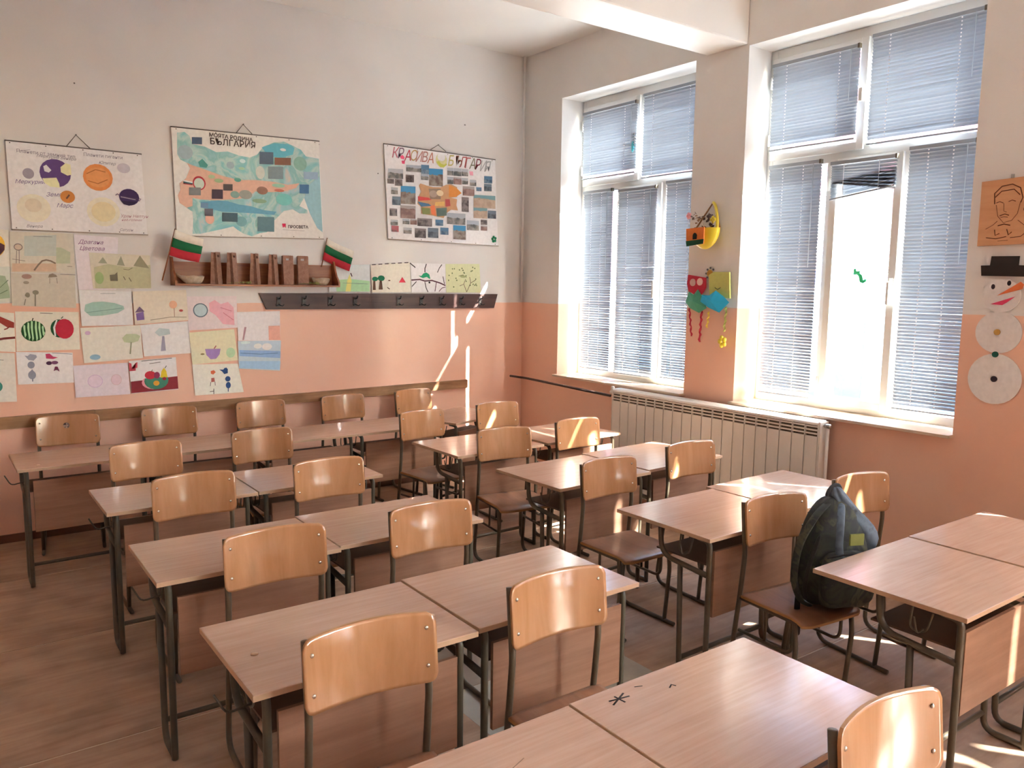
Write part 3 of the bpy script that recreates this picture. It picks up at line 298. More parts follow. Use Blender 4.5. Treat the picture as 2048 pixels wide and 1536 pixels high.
MAP_ART = [('p','#c3a08e',[(1.581,2.626),(1.62,2.612),(1.671,2.6),(1.752,2.578),(1.834,2.555),(1.954,2.536),(2.078,2.546),(2.204,2.545),(2.334,2.531),(2.427,2.551),(2.399,2.511),(2.3,2.478),(2.203,2.464),(2.076,2.461),(2.012,2.407),(1.889,2.386),(1.769,2.372),(1.669,2.371),(1.612,2.379),(1.61,2.32),(1.569,2.305),(1.52,2.337),(1.51,2.389),(1.529,2.43),(1.525,2.477),(1.571,2.515),(1.602,2.588)]),('p','#5f93a8',[(1.669,2.353),(1.792,2.374),(1.864,2.373),(1.949,2.354),(2.035,2.348),(2.135,2.324),(2.237,2.318),(2.217,2.292),(2.071,2.295),(1.947,2.294),(1.826,2.292),(1.72,2.309),(1.667,2.312)]),('p','#4f8f86',[(1.661,2.64),(1.691,2.666),(1.73,2.623),(1.718,2.604),(1.671,2.605)]),('p','#5fa6b4',[(2.134,2.795),(2.23,2.836),(2.34,2.842),(2.392,2.816),(2.378,2.765),(2.273,2.73),(2.177,2.738)]),('e','#c8dadc',2.3,2.794,0.024,0.011),('e','#7ea69a',2.436,2.702,0.054,0.054),('e','#b9c0b8',2.117,2.605,0.035,0.049),('e','#8fa3a8',1.572,2.7,0.053,0.05),('e','#b23c44',1.662,2.488,0.046,0.051),('e','#b7c0b4',1.662,2.485,0.037,0.04),('e','#8a6a5a',2.129,2.471,0.043,0.03),('e','#8c9088',2.0,2.431,0.05,0.034),('e','#7c9a90',1.92,2.425,0.034,0.026),('e','#d8a090',1.729,2.233,0.033,0.037),('e','#6d9aa0',1.963,2.228,0.042,0.038),('p','#e0ddd8',[(1.551,2.502),(1.616,2.493),(1.616,2.484),(1.551,2.493)]),('p','#4c6a6a',[(1.551,2.492),(1.616,2.484),(1.615,2.475),(1.55,2.481)]),('p','#a84048',[(1.55,2.481),(1.615,2.475),(1.615,2.469),(1.55,2.473)]),('p','#4a5a70',[(1.621,2.812),(1.693,2.818),(1.691,2.768),(1.62,2.763)]),('p','#5a6a78',[(2.115,2.759),(2.222,2.767),(2.22,2.675),(2.112,2.668)]),('p','#7a5a4a',[(2.231,2.728),(2.361,2.738),(2.36,2.682),(2.23,2.673)]),('p','#77888c',[(2.178,2.656),(2.297,2.664),(2.295,2.571),(2.176,2.564)]),('p','#46688a',[(2.426,2.541),(2.504,2.546),(2.502,2.476),(2.425,2.472)]),('p','#4a3f48',[(1.751,2.451),(1.831,2.455),(1.829,2.386),(1.748,2.382)]),('p','#56504e',[(1.835,2.496),(1.904,2.5),(1.903,2.452),(1.834,2.448)]),('p','#7a7c7c',[(1.589,2.452),(1.672,2.457),(1.67,2.401),(1.587,2.397)]),('p','#4a5f68',[(1.82,2.286),(1.935,2.289),(1.933,2.223),(1.818,2.22)]),('p','#5c7a80',[(2.086,2.271),(2.217,2.275),(2.214,2.163),(2.083,2.16)]),('p','#6a86a0',[(1.669,2.347),(1.721,2.349),(1.72,2.313),(1.667,2.312)]),('p','#5f5f66',[(1.693,2.307),(1.755,2.31),(1.753,2.256),(1.692,2.254)]),('p','#8aa3b4',[(2.462,2.642),(2.58,2.649),(2.579,2.592),(2.461,2.585)]),('e','#8aa0a8',1.891,2.638,0.029,0.026),('e','#b4cfcc',1.983,2.677,0.022,0.015),('e','#98b8a0',1.975,2.622,0.022,0.011),('e','#5f9a8c',1.942,2.535,0.026,0.015),('e','#93a880',1.803,2.517,0.033,0.015),('e','#9cb08c',1.751,2.542,0.025,0.014),('e','#7a9a80',2.105,2.39,0.055,0.016),('e','#b06a5a',2.261,2.481,0.04,0.011),('e','#8ab09a',2.255,2.518,0.052,0.015),('e','#6fb0aa',2.298,2.415,0.065,0.046),('p','#c03050',[(2.278,2.229),(2.307,2.231),(2.306,2.196),(2.297,2.208),(2.283,2.198)]),('t','#3a3030','ПРОСВЕТА',2.326,2.197,0.0306,0.037),('l','#999',0.002,[(2.28,2.182),(2.459,2.182)]),('t','#4a423c','МОЯТА РОДИНА',1.743,2.831,0.0389,-0.014),('t','#4a403a','БЪЛГАРИЯ',1.747,2.777,0.0625,0.014)]
COLLAGE = [([(3.206,2.737),(3.347,2.743),(3.347,2.661),(3.205,2.656)],'g'),([(3.377,2.784),(3.523,2.79),(3.523,2.733),(3.376,2.728)],'g'),([(3.523,2.798),(3.601,2.801),(3.601,2.725),(3.523,2.722)],'b'),([(3.523,2.722),(3.597,2.725),(3.597,2.673),(3.523,2.671)],'g'),([(3.601,2.774),(3.742,2.779),(3.742,2.631),(3.601,2.627)],'s'),([(3.198,2.653),(3.261,2.655),(3.261,2.614),(3.198,2.613)],'d'),([(3.268,2.656),(3.34,2.658),(3.34,2.602),(3.268,2.6)],'d'),([(3.373,2.702),(3.453,2.705),(3.452,2.642),(3.373,2.639)],'d'),([(3.233,2.585),(3.296,2.586),(3.296,2.53),(3.232,2.528)],'g'),([(3.325,2.604),(3.467,2.608),(3.467,2.456),(3.324,2.453)],'s'),([(3.243,2.51),(3.321,2.512),(3.321,2.44),(3.242,2.439)],'n'),([(3.321,2.441),(3.467,2.443),(3.466,2.334),(3.32,2.333)],'r'),([(3.217,2.409),(3.288,2.409),(3.288,2.347),(3.217,2.346)],'d'),([(3.227,2.315),(3.295,2.315),(3.295,2.271),(3.227,2.271)],'g'),([(3.234,2.265),(3.302,2.265),(3.302,2.214),(3.234,2.215)],'p'),([(3.342,2.328),(3.407,2.329),(3.407,2.284),(3.342,2.284)],'g'),([(3.415,2.329),(3.481,2.329),(3.481,2.284),(3.415,2.284)],'r'),([(3.485,2.343),(3.632,2.344),(3.632,2.276),(3.485,2.275)],'d'),([(3.349,2.255),(3.429,2.255),(3.429,2.204),(3.349,2.205)],'g'),([(3.459,2.255),(3.571,2.255),(3.571,2.174),(3.459,2.174)],'d'),([(3.59,2.265),(3.696,2.265),(3.697,2.18),(3.59,2.18)],'n'),([(3.716,2.274),(3.801,2.274),(3.801,2.212),(3.716,2.212)],'b'),([(3.666,2.34),(3.746,2.341),(3.746,2.288),(3.666,2.288)],'b'),([(3.785,2.406),(3.979,2.408),(3.979,2.308),(3.785,2.308)],'g'),([(3.852,2.301),(3.984,2.301),(3.985,2.177),(3.853,2.178)],'s'),([(3.995,2.353),(4.126,2.353),(4.127,2.266),(3.996,2.265)],'g'),([(4.146,2.368),(4.217,2.368),(4.218,2.321),(4.147,2.32)],'d'),([(4.147,2.314),(4.218,2.314),(4.218,2.27),(4.147,2.269)],'r'),([(4.067,2.584),(4.306,2.59),(4.308,2.474),(4.067,2.47)],'t'),([(4.067,2.47),(4.216,2.473),(4.217,2.378),(4.068,2.377)],'t'),([(4.224,2.454),(4.317,2.455),(4.317,2.383),(4.225,2.382)],'n'),([(3.938,2.555),(4.014,2.556),(4.015,2.426),(3.939,2.426)],'d'),([(3.95,2.651),(4.074,2.655),(4.075,2.572),(3.95,2.569)],'r'),([(3.788,2.797),(3.849,2.8),(3.849,2.735),(3.788,2.732)],'g'),([(3.852,2.8),(3.935,2.804),(3.935,2.735),(3.852,2.732)],'g'),([(3.938,2.802),(4.005,2.804),(4.005,2.742),(3.938,2.739)],'g'),([(3.788,2.719),(3.849,2.722),(3.849,2.66),(3.788,2.658)],'g'),([(3.852,2.722),(3.935,2.725),(3.936,2.662),(3.852,2.66)],'r'),([(3.938,2.723),(4.005,2.725),(4.005,2.669),(3.939,2.667)],'g'),([(4.025,2.714),(4.094,2.716),(4.094,2.663),(4.025,2.661)],'g'),([(4.18,2.76),(4.269,2.764),(4.27,2.7),(4.18,2.697)],'b'),([(4.18,2.69),(4.263,2.693),(4.264,2.629),(4.181,2.626)],'n'),([(4.094,2.653),(4.152,2.655),(4.152,2.621),(4.095,2.62)],'b')]

HANG = [((.808,2.655),(.873,2.742),(.953,2.66)),((1.944,2.88),(2.00,2.95),(2.063,2.885)),((3.62,2.935),(3.70,2.985),(3.775,2.935))]
NAILS = [(.88,3.08),(3.12,2.69),(3.98,3.19),(2.60,2.87)]
SHX = [1.577, 1.734, 1.851, 1.922, 2.025, 2.168, 2.288, 2.41, 2.468, 2.569]
HKX = [2.237, 2.446, 2.668, 2.89, 3.149, 3.298, 3.521, 3.726, 3.932, 4.146]

# ================================================================ THE ROOM
YB, XR, XL, YF, ZC = 6.25, 4.65, -2.6, -6.3, 3.88     # back wall, window wall, left wall, front wall, ceiling
S = 'structure'
fl = MB().box(XL-.1, XR+.1, YF-.1, YB+.1, -.12, -.003, M['floor']).obj('floor'); tag(fl, kind=S)
ys = [YF, -5.54, -4.44, -3.34, -2.24, -1.14, -.04, 1.06, 2.16, 3.26, 4.36, 5.42, YB]
for a, b in zip(ys[:-1], ys[1:]):
    MB().box(XL, XR, a+.005, b-.005, -.004, 0, M['lino']).obj('linoleum_sheet', fl)
MB().box(1.70, 2.62, 2.36, 2.82, -.001, .0012, M['patch']).obj('linoleum_patch', fl)
MB().box(1.66, 2.62, 2.825, 3.22, -.001, .0012, M['patch2']).obj('linoleum_patch', fl)
tag(MB().box(XL-.15, 5.05, YB, YB+.15, -.1, ZC+.2, M['wall']).obj('wall_back'), kind=S)
tag(MB().box(XL-.15, XL, YF, YB, -.1, ZC+.2, M['wall']).obj('wall_left'), kind=S)
tag(MB().box(XL-.15, 5.05, YF-.15, YF, -.1, ZC+.2, M['wall']).obj('wall_front'), kind=S)
tag(MB().box(XL-.15, 5.05, YF-.15, YB+.15, ZC, ZC+.2, M['ceiling']).obj('ceiling'), kind=S)
WIN = [(5.70, 4.16), (3.69, 2.15), (1.69, .15), (-.31, -1.85), (-2.30, -3.84), (-4.29, -5.83)]  # last two, unseen behind the camera, are added to bring in more daylight
rw = MB(); XO = 5.04
rw.box(XR, XO, YF, YB, -.1, .95, M['wall']); rw.box(XR, XO, YF, YB, 3.42, ZC, M['wall'])
for a, b in ((YB, 5.70), (4.16, 3.69), (2.15, 1.69), (.15, -.31), (-1.85, -2.30), (-3.84, -4.29), (-5.83, YF)): rw.box(XR, XO, b, a, .95, 3.42, M['wall'])
tag(rw.obj('wall_right'), kind=S)
bm_ = MB().box(XL, XR, 3.70, 4.06, 3.43, ZC, M['beam'], .012).obj('trim_1'); tag(bm_, kind=S)      # ceiling beam
# pine chair rail on the back wall: two lengths, the right one sits a little higher
pr = MB(); pr.prism([(XL, .745), (.9, .785), (.9, .865), (XL, .825)], 'y', YB-.028, YB, M['pine'])
pr.prism([(.902, .785), (4.01, .822), (4.01, .898), (.902, .863)], 'y', YB-.028, YB, M['pine']); tag(pr.obj('trim_2'), kind=S)
tag(MB().box(XL, XR, YB-.015, YB, 0, .055, M['base']).obj('baseboard_back'), kind=S)
tag(MB().tube([(4.615, 6.215, 3.88), (4.615, 6.215, 1.62)], .011, M['wall']).obj('trim_3'), kind=S)          # painted pipe in the corner

# ---------------------------------------------------------------- windows
FX = 4.90
def wbox(mb, y0, s0, s1, z0, z1, x0, x1, mat, bev=0): return mb.box(x0, x1, y0-s0, y0-s1, z0, z1, mat, bev)
def make_window(n, y0, full=True):
    r = empty('window_%d' % n, (0, 0, 0), kind=S); w = lambda mb, *a, **k: wbox(mb, y0, *a, **k)
    f = MB(); P = M['pvc']
    for a in ((0, .05, .955, 3.42), (1.49, 1.54, .955, 3.42), (.05, 1.49, 3.34, 3.42), (.05, 1.49, .955, 1.02), (.05, 1.49, 2.605, 2.68), (.725, .775, 2.68, 3.34), (.485, .54, 1.02, 2.605), (1.0, 1.05, 1.02, 2.605)):
        w(f, a[0], a[1], a[2], a[3], FX, FX+.07, P, .004)
    f.obj('window_frame', r)
    for s0, s1, z0, z1 in ((.035, .74, 2.665, 3.355), (.525, 1.015, 1.005, 2.62)):
        sh = MB(); t = .05
        w(sh, s0, s0+t, z0, z1, FX-.022, FX+.05, P, .004); w(sh, s1-t, s1, z0, z1, FX-.022, FX+.05, P, .004)
        w(sh, s0+t, s1-t, z0, z0+t, FX-.022, FX+.05, P, .004); w(sh, s0+t, s1-t, z1-t, z1, FX-.022, FX+.05, P, .004)
        so_ = sh.obj('sash', r)
        h = MB(); hz = (z0+z1)/2 if z0 < 2 else 3.0; hx = FX-.022
        w(h, s1-.034, s1-.012, hz-.035, hz+.035, hx-.012, hx, P, .003); w(h, s1-.032, s1-.014, hz-.13, hz+.012, hx-.045, hx-.03, P, .004); w(h, s1-.030, s1-.016, hz-.008, hz+.010, hx-.04, hx-.01, P)
        if z0 > 2: h = MB(); w(h, s1-.034, s1-.008, hz-.04, hz+.04, hx-.03, hx, P, .003)
        tag(h.obj('handle', so_), 'white plastic window handle')
        for q in (z0+.14, z1-.16):
            g = MB(); g.tube([(hx-.008, y0-s0+.004, q-.04), (hx-.008, y0-s0+.004, q+.04)], .008, P); g.obj('hinge', so_)
    for s0, s1, z0, z1 in ((.085, .69, 2.715, 3.305), (.775, 1.49, 2.68, 3.34), (.05, .485, 1.02, 2.605), (.575, .965, 1.055, 2.57), (1.05, 1.49, 1.02, 2.605)):
        g = MB(); w(g, s0-.004, s1+.004, z0-.004, z1+.004, FX+.03, FX+.034, M['glass']); g.obj('glass_pane', r)
    s_ = MB(); s_.box(4.595, FX+.01, y0-1.545, y0+.005, .948, .966, M['sill'], .003); s_.obj('window_sill', r)
    return r
for i, (a, b) in enumerate(WIN): make_window(i+1, a)

# ---------------------------------------------------------------- venetian blinds
def slat_mesh(w, tilt, name='slat'):
    mb = MB(); d = .0245; k = 4; vs = []
    for i in range(k+1):
        u = (i/k-.5); x = -u*d; z = .0026*(1-4*u*u)
        for y in (0, -w): vs.append((x*math.cos(tilt)-z*math.sin(tilt), y, x*math.sin(tilt)+z*math.cos(tilt)))
    # u<0 is the room edge of the slat, lifted by the tilt
    vs = [(-p[0], p[1], p[2]) for p in vs]
    return mb.add(vs, [(2*i, 2*i+1, 2*i+3, 2*i+2) for i in range(k)], M['slat'], True).mesh(name)
def blind(y0, s0, s1, z0, z1, x, label, tilt=60, group=None, joined=False, pitch=.0212, zrot=0):
    r = empty('venetian_blind', (x, y0-s0, z1), label=label, cat='blind', group=group); w = s1-s0
    hb = MB().box(-.013, .013, 0, -w, -.004, .020, M['slat'], .002); hb.box(-.014, .014, -w-.001, -w+.012, -.006, .022, M['dark']); hb.obj('headrail', r)
    n = int((z1-z0-.02)/pitch); T = R(tilt); base = slat_mesh(w, T)
    if joined:
        mb = MB()
        for i in range(n):
            dz = -.014-i*pitch; mb.add([(v.co.x, v.co.y, v.co.z+dz) for v in base.vertices], [list(p.vertices) for p in base.polygons], M['slat'], True)
        mb.obj('slats', r)
    else:
        for i in range(n):
            o = bpy.data.objects.new('slat', base); COL.objects.link(o); o.parent = r
            o.location = (random.uniform(-.0006, .0006), random.uniform(-.001, .001), -.014-i*pitch); o.rotation_euler = (random.uniform(-.002, .002), random.uniform(-.03, .03), 0)
    MB().box(-.010, .010, 0, -w, z0-z1, z0-z1+.010, M['slat'], .002).obj('bottom_rail', r)
    for q in ((.12, w-.13) if w > .3 else (.06, w-.06)):
        c = MB(); c.tube([(-.0125, -q, .0), (-.0125, -q, z0-z1+.004)], .0005, M['string'], 4); c.tube([(.0125, -q, .0), (.0125, -q, z0-z1+.004)], .0005, M['string'], 4)
        for i in range(n): c.box(-.0145, -.0120, -q-.0035, -q+.0035, -.016-i*pitch, -.009-i*pitch, M['cord'])
        c.obj('ladder_cord', r)
    if w > .35:
        MB().tube([(-.02, -(w-.05), -.005), (-.021, -(w-.05), -.36*(z1-z0)-.12)], .0022, M['wand'], 6).obj('tilt_wand', r)
    return r
BX = FX-.035; BS = FX-.057
W1, W2 = WIN[0][0], WIN[1][0]
blind(W1, .07, .745, 2.72, 3.285, BS, 'blind on the upper left sash of the far window', 54)
blind(W1, .80, 1.44, 2.665, 3.325, BX, 'blind on the upper right pane of the far window', 56)
blind(W1, .075, .455, 1.025, 2.60, BX, 'tall lower left blind of the far window, nearest the room corner', 60)
blind(W1, .555, 1.0, 1.02, 2.575, BS, 'tall middle blind on the lower sash of the far window', 60)
blind(W1, 1.085, 1.47, 1.03, 2.60, BX, 'tall lower right blind of the far window, beside the yellow paper craft')
blind(W2, .06, .705, 2.725, 3.29, BS, 'blind on the upper left sash of the near window', 56)
blind(W2, .775, 1.445, 2.68, 3.33, BX, 'widest blind, on the upper right pane of the near window', 56)
blind(W2, .055, .465, 1.025, 2.61, BX, 'tall lower left blind of the near window')
blind(W2, 1.06, 1.455, 1.035, 2.615, BX, 'tall lower right blind of the near window, beside the paper snowman')
# the raised blind: header, then a tilted bundle of stacked slats with one loose slanting web of slats above
rb = empty('venetian_blind', (BS, W2-.55, 2.58), label='raised blind bunched at the top of the uncovered middle pane', cat='blind')
MB().box(-.013, .013, 0, -.45, -.004, .020, M['slat'], .002).box(-.014, .014, -.451, -.439, -.006, .022, M['dark']).obj('headrail', rb)
for i in range(8):
    me = slat_mesh(.44, R(50))
    o = bpy.data.objects.new('slat', me); COL.objects.link(o); o.parent = rb; o.location = (0, -.005, -.016-i*.014); o.rotation_euler = (R(-1.2*i)*-1, 0, 0)
flat = slat_mesh(.44, R(6))
for i in range(22):
    o = bpy.data.objects.new('slat', flat); COL.objects.link(o); o.parent = rb; o.location = (random.uniform(-.003, .003), -.005+random.uniform(-.004, .004), -.125-i*.0042); o.rotation_euler = (R(-7+random.uniform(-.6, .6)), random.uniform(-.05, .05), 0)
MB().box(-.010, .010, 0, -.44, 0, .010, M['slat'], .002).obj('bottom_rail', rb, (0, -.005, -.228)).rotation_euler = (R(-7), 0, 0)
for q in (.10, .34): MB().tube([(-.014, -q, 0), (-.014, -q, -.20)], .0013, M['cord'], 5).obj('ladder_cord', rb)
# windows 3 and 4 stand beside and behind the camera; their blinds let daylight in
for k in (2, 3):
    for s0, s1, z0, z1 in ((.07, .72, 2.72, 3.29), (.79, 1.46, 2.67, 3.33), (.065, .47, 1.03, 2.60), (.555, 1.0, 1.03, 2.57), (1.07, 1.46, 1.03, 2.60)):
        blind(WIN[k][0], s0, s1, z0, z1, BX if s0 not in (.07, .555) else BS, 'white venetian blind of a window outside the photo', 0, 'blinds of the windows beside the camera', True)

# ================================================================ OUTSIDE
gnd = MB().box(5.04, 60, -40, 50, -1.3, -1.1, plain('pale_yard_concrete', '#8f8c86', .9)).obj('floor_yard'); tag(gnd, kind=S)
PINK = wood('pink_render', '#96605c', '#85504e', .9, (.8, .8, .8)); WHT = plain('white_render', '#cfcdc6', .9)
b_ = empty('building', (13.5, 9, -1.1), label='pink rendered building with a white ground floor across the yard', cat='building')
MB().box(0, 8, -22, 14, 3.1, 8.2, PINK).obj('upper_wall', b_); MB().box(.05, 8, -22, 14, 0, 3.1, WHT).obj('ground_floor_wall', b_)
MB().box(-.25, 8, -22, 14, 2.95, 3.2, plain('mauve_cornice', '#5f5068', .8)).obj('cornice', b_)
for q in (-7.5, -5.2, -2.9, -.6, 1.7, 4.0):
    wf = MB().box(-.02, .1, q-.62, q+.62, .75, 2.55, M['pvc']).obj('window', b_); MB().box(-.04, -.015, q-.52, q+.52, .85, 2.45, plain('blue_grey_pane', '#5a7486', .2)).obj('pane', wf)
fe = empty('fence', (11.2, 9, -1.1), label='low metal railing with diagonal mesh in front of the pink building', cat='fence'); fm = plain('fence_metal', '#5a4c4e', .6)
for q in range(-8, 9): MB().box(-.03, .03, q*1.0-.03, q*1.0+.03, 0, 1.15, fm).obj('post', fe)
mb = MB()
for z in (.12, .62, 1.12): mb.box(-.015, .015, -8, 8, z-.015, z+.015, fm)
mb.obj('rail', fe); mb = MB()
for i in range(150):
    y = -8+i*.106; mb.tube([(0, y, .12), (0, y+.45, 1.1)], .007, fm, 4, caps=False)
tag(mb.obj('mesh_infill', fe), kind='stuff')
tr_ = empty('bare_tree', (9.6, 6.6, -1.1), label='bare tree with a tangle of pale thin branches outside the uncovered pane', cat='tree'); bk = plain('pale_sunlit_bark', '#d8cdc4', .9)  # sunlight on the branches is put into the pale bark colour
mb = MB(); mb.tube([(0, 0, 0), (.05, -.05, 1.2), (-.05, .1, 2.4)], [.13, .11, .09], bk, 9); mb.obj('trunk', tr_)
rnd = random.Random(3); mb = MB()
def grow(p, d, L, r, k):
    q = p+d*L*.5+Vector((rnd.uniform(-1, 1), rnd.uniform(-1, 1), rnd.uniform(-1, 1)))*L*.08; e = q+(d+Vector((rnd.uniform(-1, 1), rnd.uniform(-1, 1), rnd.uniform(-.6, .8)))*.25).normalized()*L*.5
    mb.tube([p, q, e], [r, r*.85, r*.6], bk, 4 if k < 3 else 6, caps=False)
    if k == 0: return
    for _ in range(3 if k < 4 else 4):
        grow(e if rnd.random() < .7 else q, (d+Vector((rnd.uniform(-1, 1), rnd.uniform(-1, 1), rnd.uniform(-.9, .9)))*.85).normalized(), L*rnd.uniform(.68, .86), r*.62, k-1)
for a in range(5):
    t = a*1.26; grow(Vector((-.05, .1, rnd.uniform(1.3, 2.4))), Vector((math.cos(t)*.8, math.sin(t)*.8, .7)).normalized(), .85, .05, 5)
tag(mb.obj('branches', tr_), kind='stuff')

# ================================================================ DESKS
def hook_mesh(x, sx, y0, T, out):
    h = MB(); xo = x+sx*.012
    h.tube(fillet([(x, y0+.16, .60), (xo+sx*out*.65, y0+.17, .585), (xo+sx*out, y0+.18, .645)], .02, 3), .0035, T, 6)
    h.tube(fillet([(x, y0+.13, .665), (x, y0+.15, .585), (x, y0+.21, .585), (x, y0+.20, .68)], .03, 4), .0035, T, 6); return h
def make_desk(D, right):
    """single school desk; the student sits on the +y side, the modesty panel faces the camera"""
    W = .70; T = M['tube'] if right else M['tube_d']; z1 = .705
    r = empty('school_desk', (0, 0, 0), cat='desk')
    y0, y1 = -D/2, D/2
    top = MB().box(-W/2, W/2, y0, y1, z1-.0175, z1, M['desk'], .0015); top.obj('desktop', r)
    eb = MB()
    eb.box(-W/2-.001, W/2+.001, y0-.001, y0+.002, z1-.017, z1-.001, M['edge']); eb.box(-W/2-.001, -W/2+.002, y0, y1, z1-.017, z1-.001, M['edge']); eb.box(W/2-.002, W/2+.001, y0, y1, z1-.017, z1-.001, M['edge']); eb.obj('edge_band', r)
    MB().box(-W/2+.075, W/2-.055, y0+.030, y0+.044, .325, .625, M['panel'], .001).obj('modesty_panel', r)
    MB().box(-W/2+.06, W/2-.06, y0+.05, y0+.36, .558, .566, M['shelfboard']).obj('book_shelf', r)
    for sx in (-1, 1):
        x = sx*(W/2-.045); R0 = .0125
        f = MB(); f.tube(fillet([(x, y0+.10, .68), (x, y0+.035, .675), (x, y0+.035, .012), (x, y0+.035, .002)], .035, 5), R0, T, 9); f.obj('leg', r)
        u = MB(); u.tube(fillet([(x, y0+.325, .687), (x, y0+.315, .545), (x, y0+.04, .520)], .07, 6), R0, T, 9)
        u.box(x-.012, x+.012, y0+.05, y1-.06, .684, .688, T); u.obj('shelf_support', r)
        m = MB(); m.tube(fillet([(x, y0+.20, .53), (x, y0+.185, .014), (x, y0+.035, .014)], .05, 5), R0, T, 9); m.obj('leg', r)
        hook_mesh(x, sx, y0, T, .018).obj('bag_hook', r)
    MB().tube([(-W/2+.045, y0+.19, .085), (W/2-.045, y0+.19, .085)], .011, T, 8).obj('crossbar', r)
    return r
protoL = make_desk(.51, False); protoR = make_desk(.57, True); used = set()
def desk(proto, x, y, rz, label, group, D):
    """x, y: near left corner of the top"""
    c = Vector((.35, D/2, 0)); c.rotate(Matrix.Rotation(rz, 3, 'Z'))
    loc = (x+c.x, y+c.y, 0)
    if proto.name not in used: used.add(proto.name); o = proto; o.location = loc; o.rotation_euler = (0, 0, rz); o['label'] = label
    else: o = clone(proto, loc, rz, label)
    o['group'] = group; return o
GL, GR = 'desks left of the aisle', 'desks on the window side of the aisle'
ROW = {1: 'back row', 2: 'second row from the back', 3: 'middle row', 4: 'fourth row from the back', 5: 'nearest row'}
DESKS = []
for i, t in enumerate(('leftmost', 'second from the left', 'third from the left', 'fourth from the left')):
    DESKS.append(desk(protoL, .345+i*.694, 5.20, R(.6), 'beech desk of the long back row by the wall, '+t, GL, .51))
desk(protoL, 3.25, 5.205, R(19), 'turned beech desk at the window end of the back row', GL, .51)
d2 = [(.605, 4.0, 0), (1.315, 4.005, 0)]; d3 = [(.595, 2.955, -.3), (1.305, 2.975, 0)]; d4 = [(.62, 1.98, 0), (1.335, 1.995, .3)]; d5 = [(.565, .97, 0), (1.275, .975, 0)]
for k, dd in ((2, d2), (3, d3), (4, d4), (5, d5)):
    for j, (x, y, a) in enumerate(dd):
        lb = '%s desk of the pair left of the aisle, %s' % (('left', 'right')[j], ROW[k])
        if k == 4 and j == 0: lb = 'left desk of the fourth row pair, with two round caps on its top'
        if k == 5: lb = ('nearest desk at bottom of the photo, cut off, with a scratch', 'nearest large desk with a small black scribble near its far edge')[j]
        DESKS.append(desk(protoL, x, y, R(a), lb, GL, .51))
RR = {2: [(2.625, 4.18, 1.5), (3.37, 4.21, 2)], 3: [(2.65, 3.20, 2), (3.375, 3.26, 3)], 4: [(2.645, 2.185, .5), (3.365, 2.24, 1.5)], 5: [(2.70, 1.155, 0), (3.42, 1.16, 0)]}
for k, dd in RR.items():
    for j, (x, y, a) in enumerate(dd):
        wh = {2: 'back pair beside the window wall', 3: 'second pair from the back, by the radiator', 4: 'third pair from the back', 5: 'nearest pair, in front of the backpack'}[k]
        desk(protoR, x, y, R(a), '%s desk on the window side, %s' % (('aisle-side', 'wall-side')[j], wh), GR, .57)
long_hook = hook_mesh(-.305, -1, -.255, M['tube_d'], .085).mesh('bag_hook')
for q in (0, 4, 6, 8, 10): sorted([c for c in DESKS[q].children if c.name.startswith('bag_hook')], key=lambda c: sum(v.co.x for v in c.data.vertices))[0].data = long_hook
# screw caps, scribbles and scratches on the tops
for d, xs in ((DESKS[0], (-.24,)), (DESKS[8], (-.27, .29))):
    for x in xs: tag(MB().lathe([(.011, .705), (.011, .7075), (.006, .7085)], M['edge'], 14, (x, -.18 if d is DESKS[0] else (-.02 if x < 0 else -.07), 0)).obj('screw_cap', d), 'small round cap')
ink = paint('#2a2220'); d = DESKS[11]
sc = MB()
for a, b in (((-.258, .205), (-.195, .195)), ((-.262, .185), (-.198, .215)), ((-.230, .215), (-.226, .178))): sc.tube([(a[0], a[1], .7052), (b[0], b[1], .7052)], .0028, ink, 5, flat=.3)
sc.tube([(-.150, .222, .7052), (-.128, .214, .7052)], .0016, ink, 5, flat=.3); sc.tube([(-.075, .165, .7052), (-.058, .175, .7052), (-.052, .163, .7052)], .0022, ink, 5, flat=.3)
tag(sc.obj('scribble', d), 'small black scribble like a letter')
sc = MB(); sc.tube([(-.05, .07, .7051), (.12, .135, .7051)], .0012, paint('#7d5c45'), 5, flat=.3); sc.obj('scratch', DESKS[10])

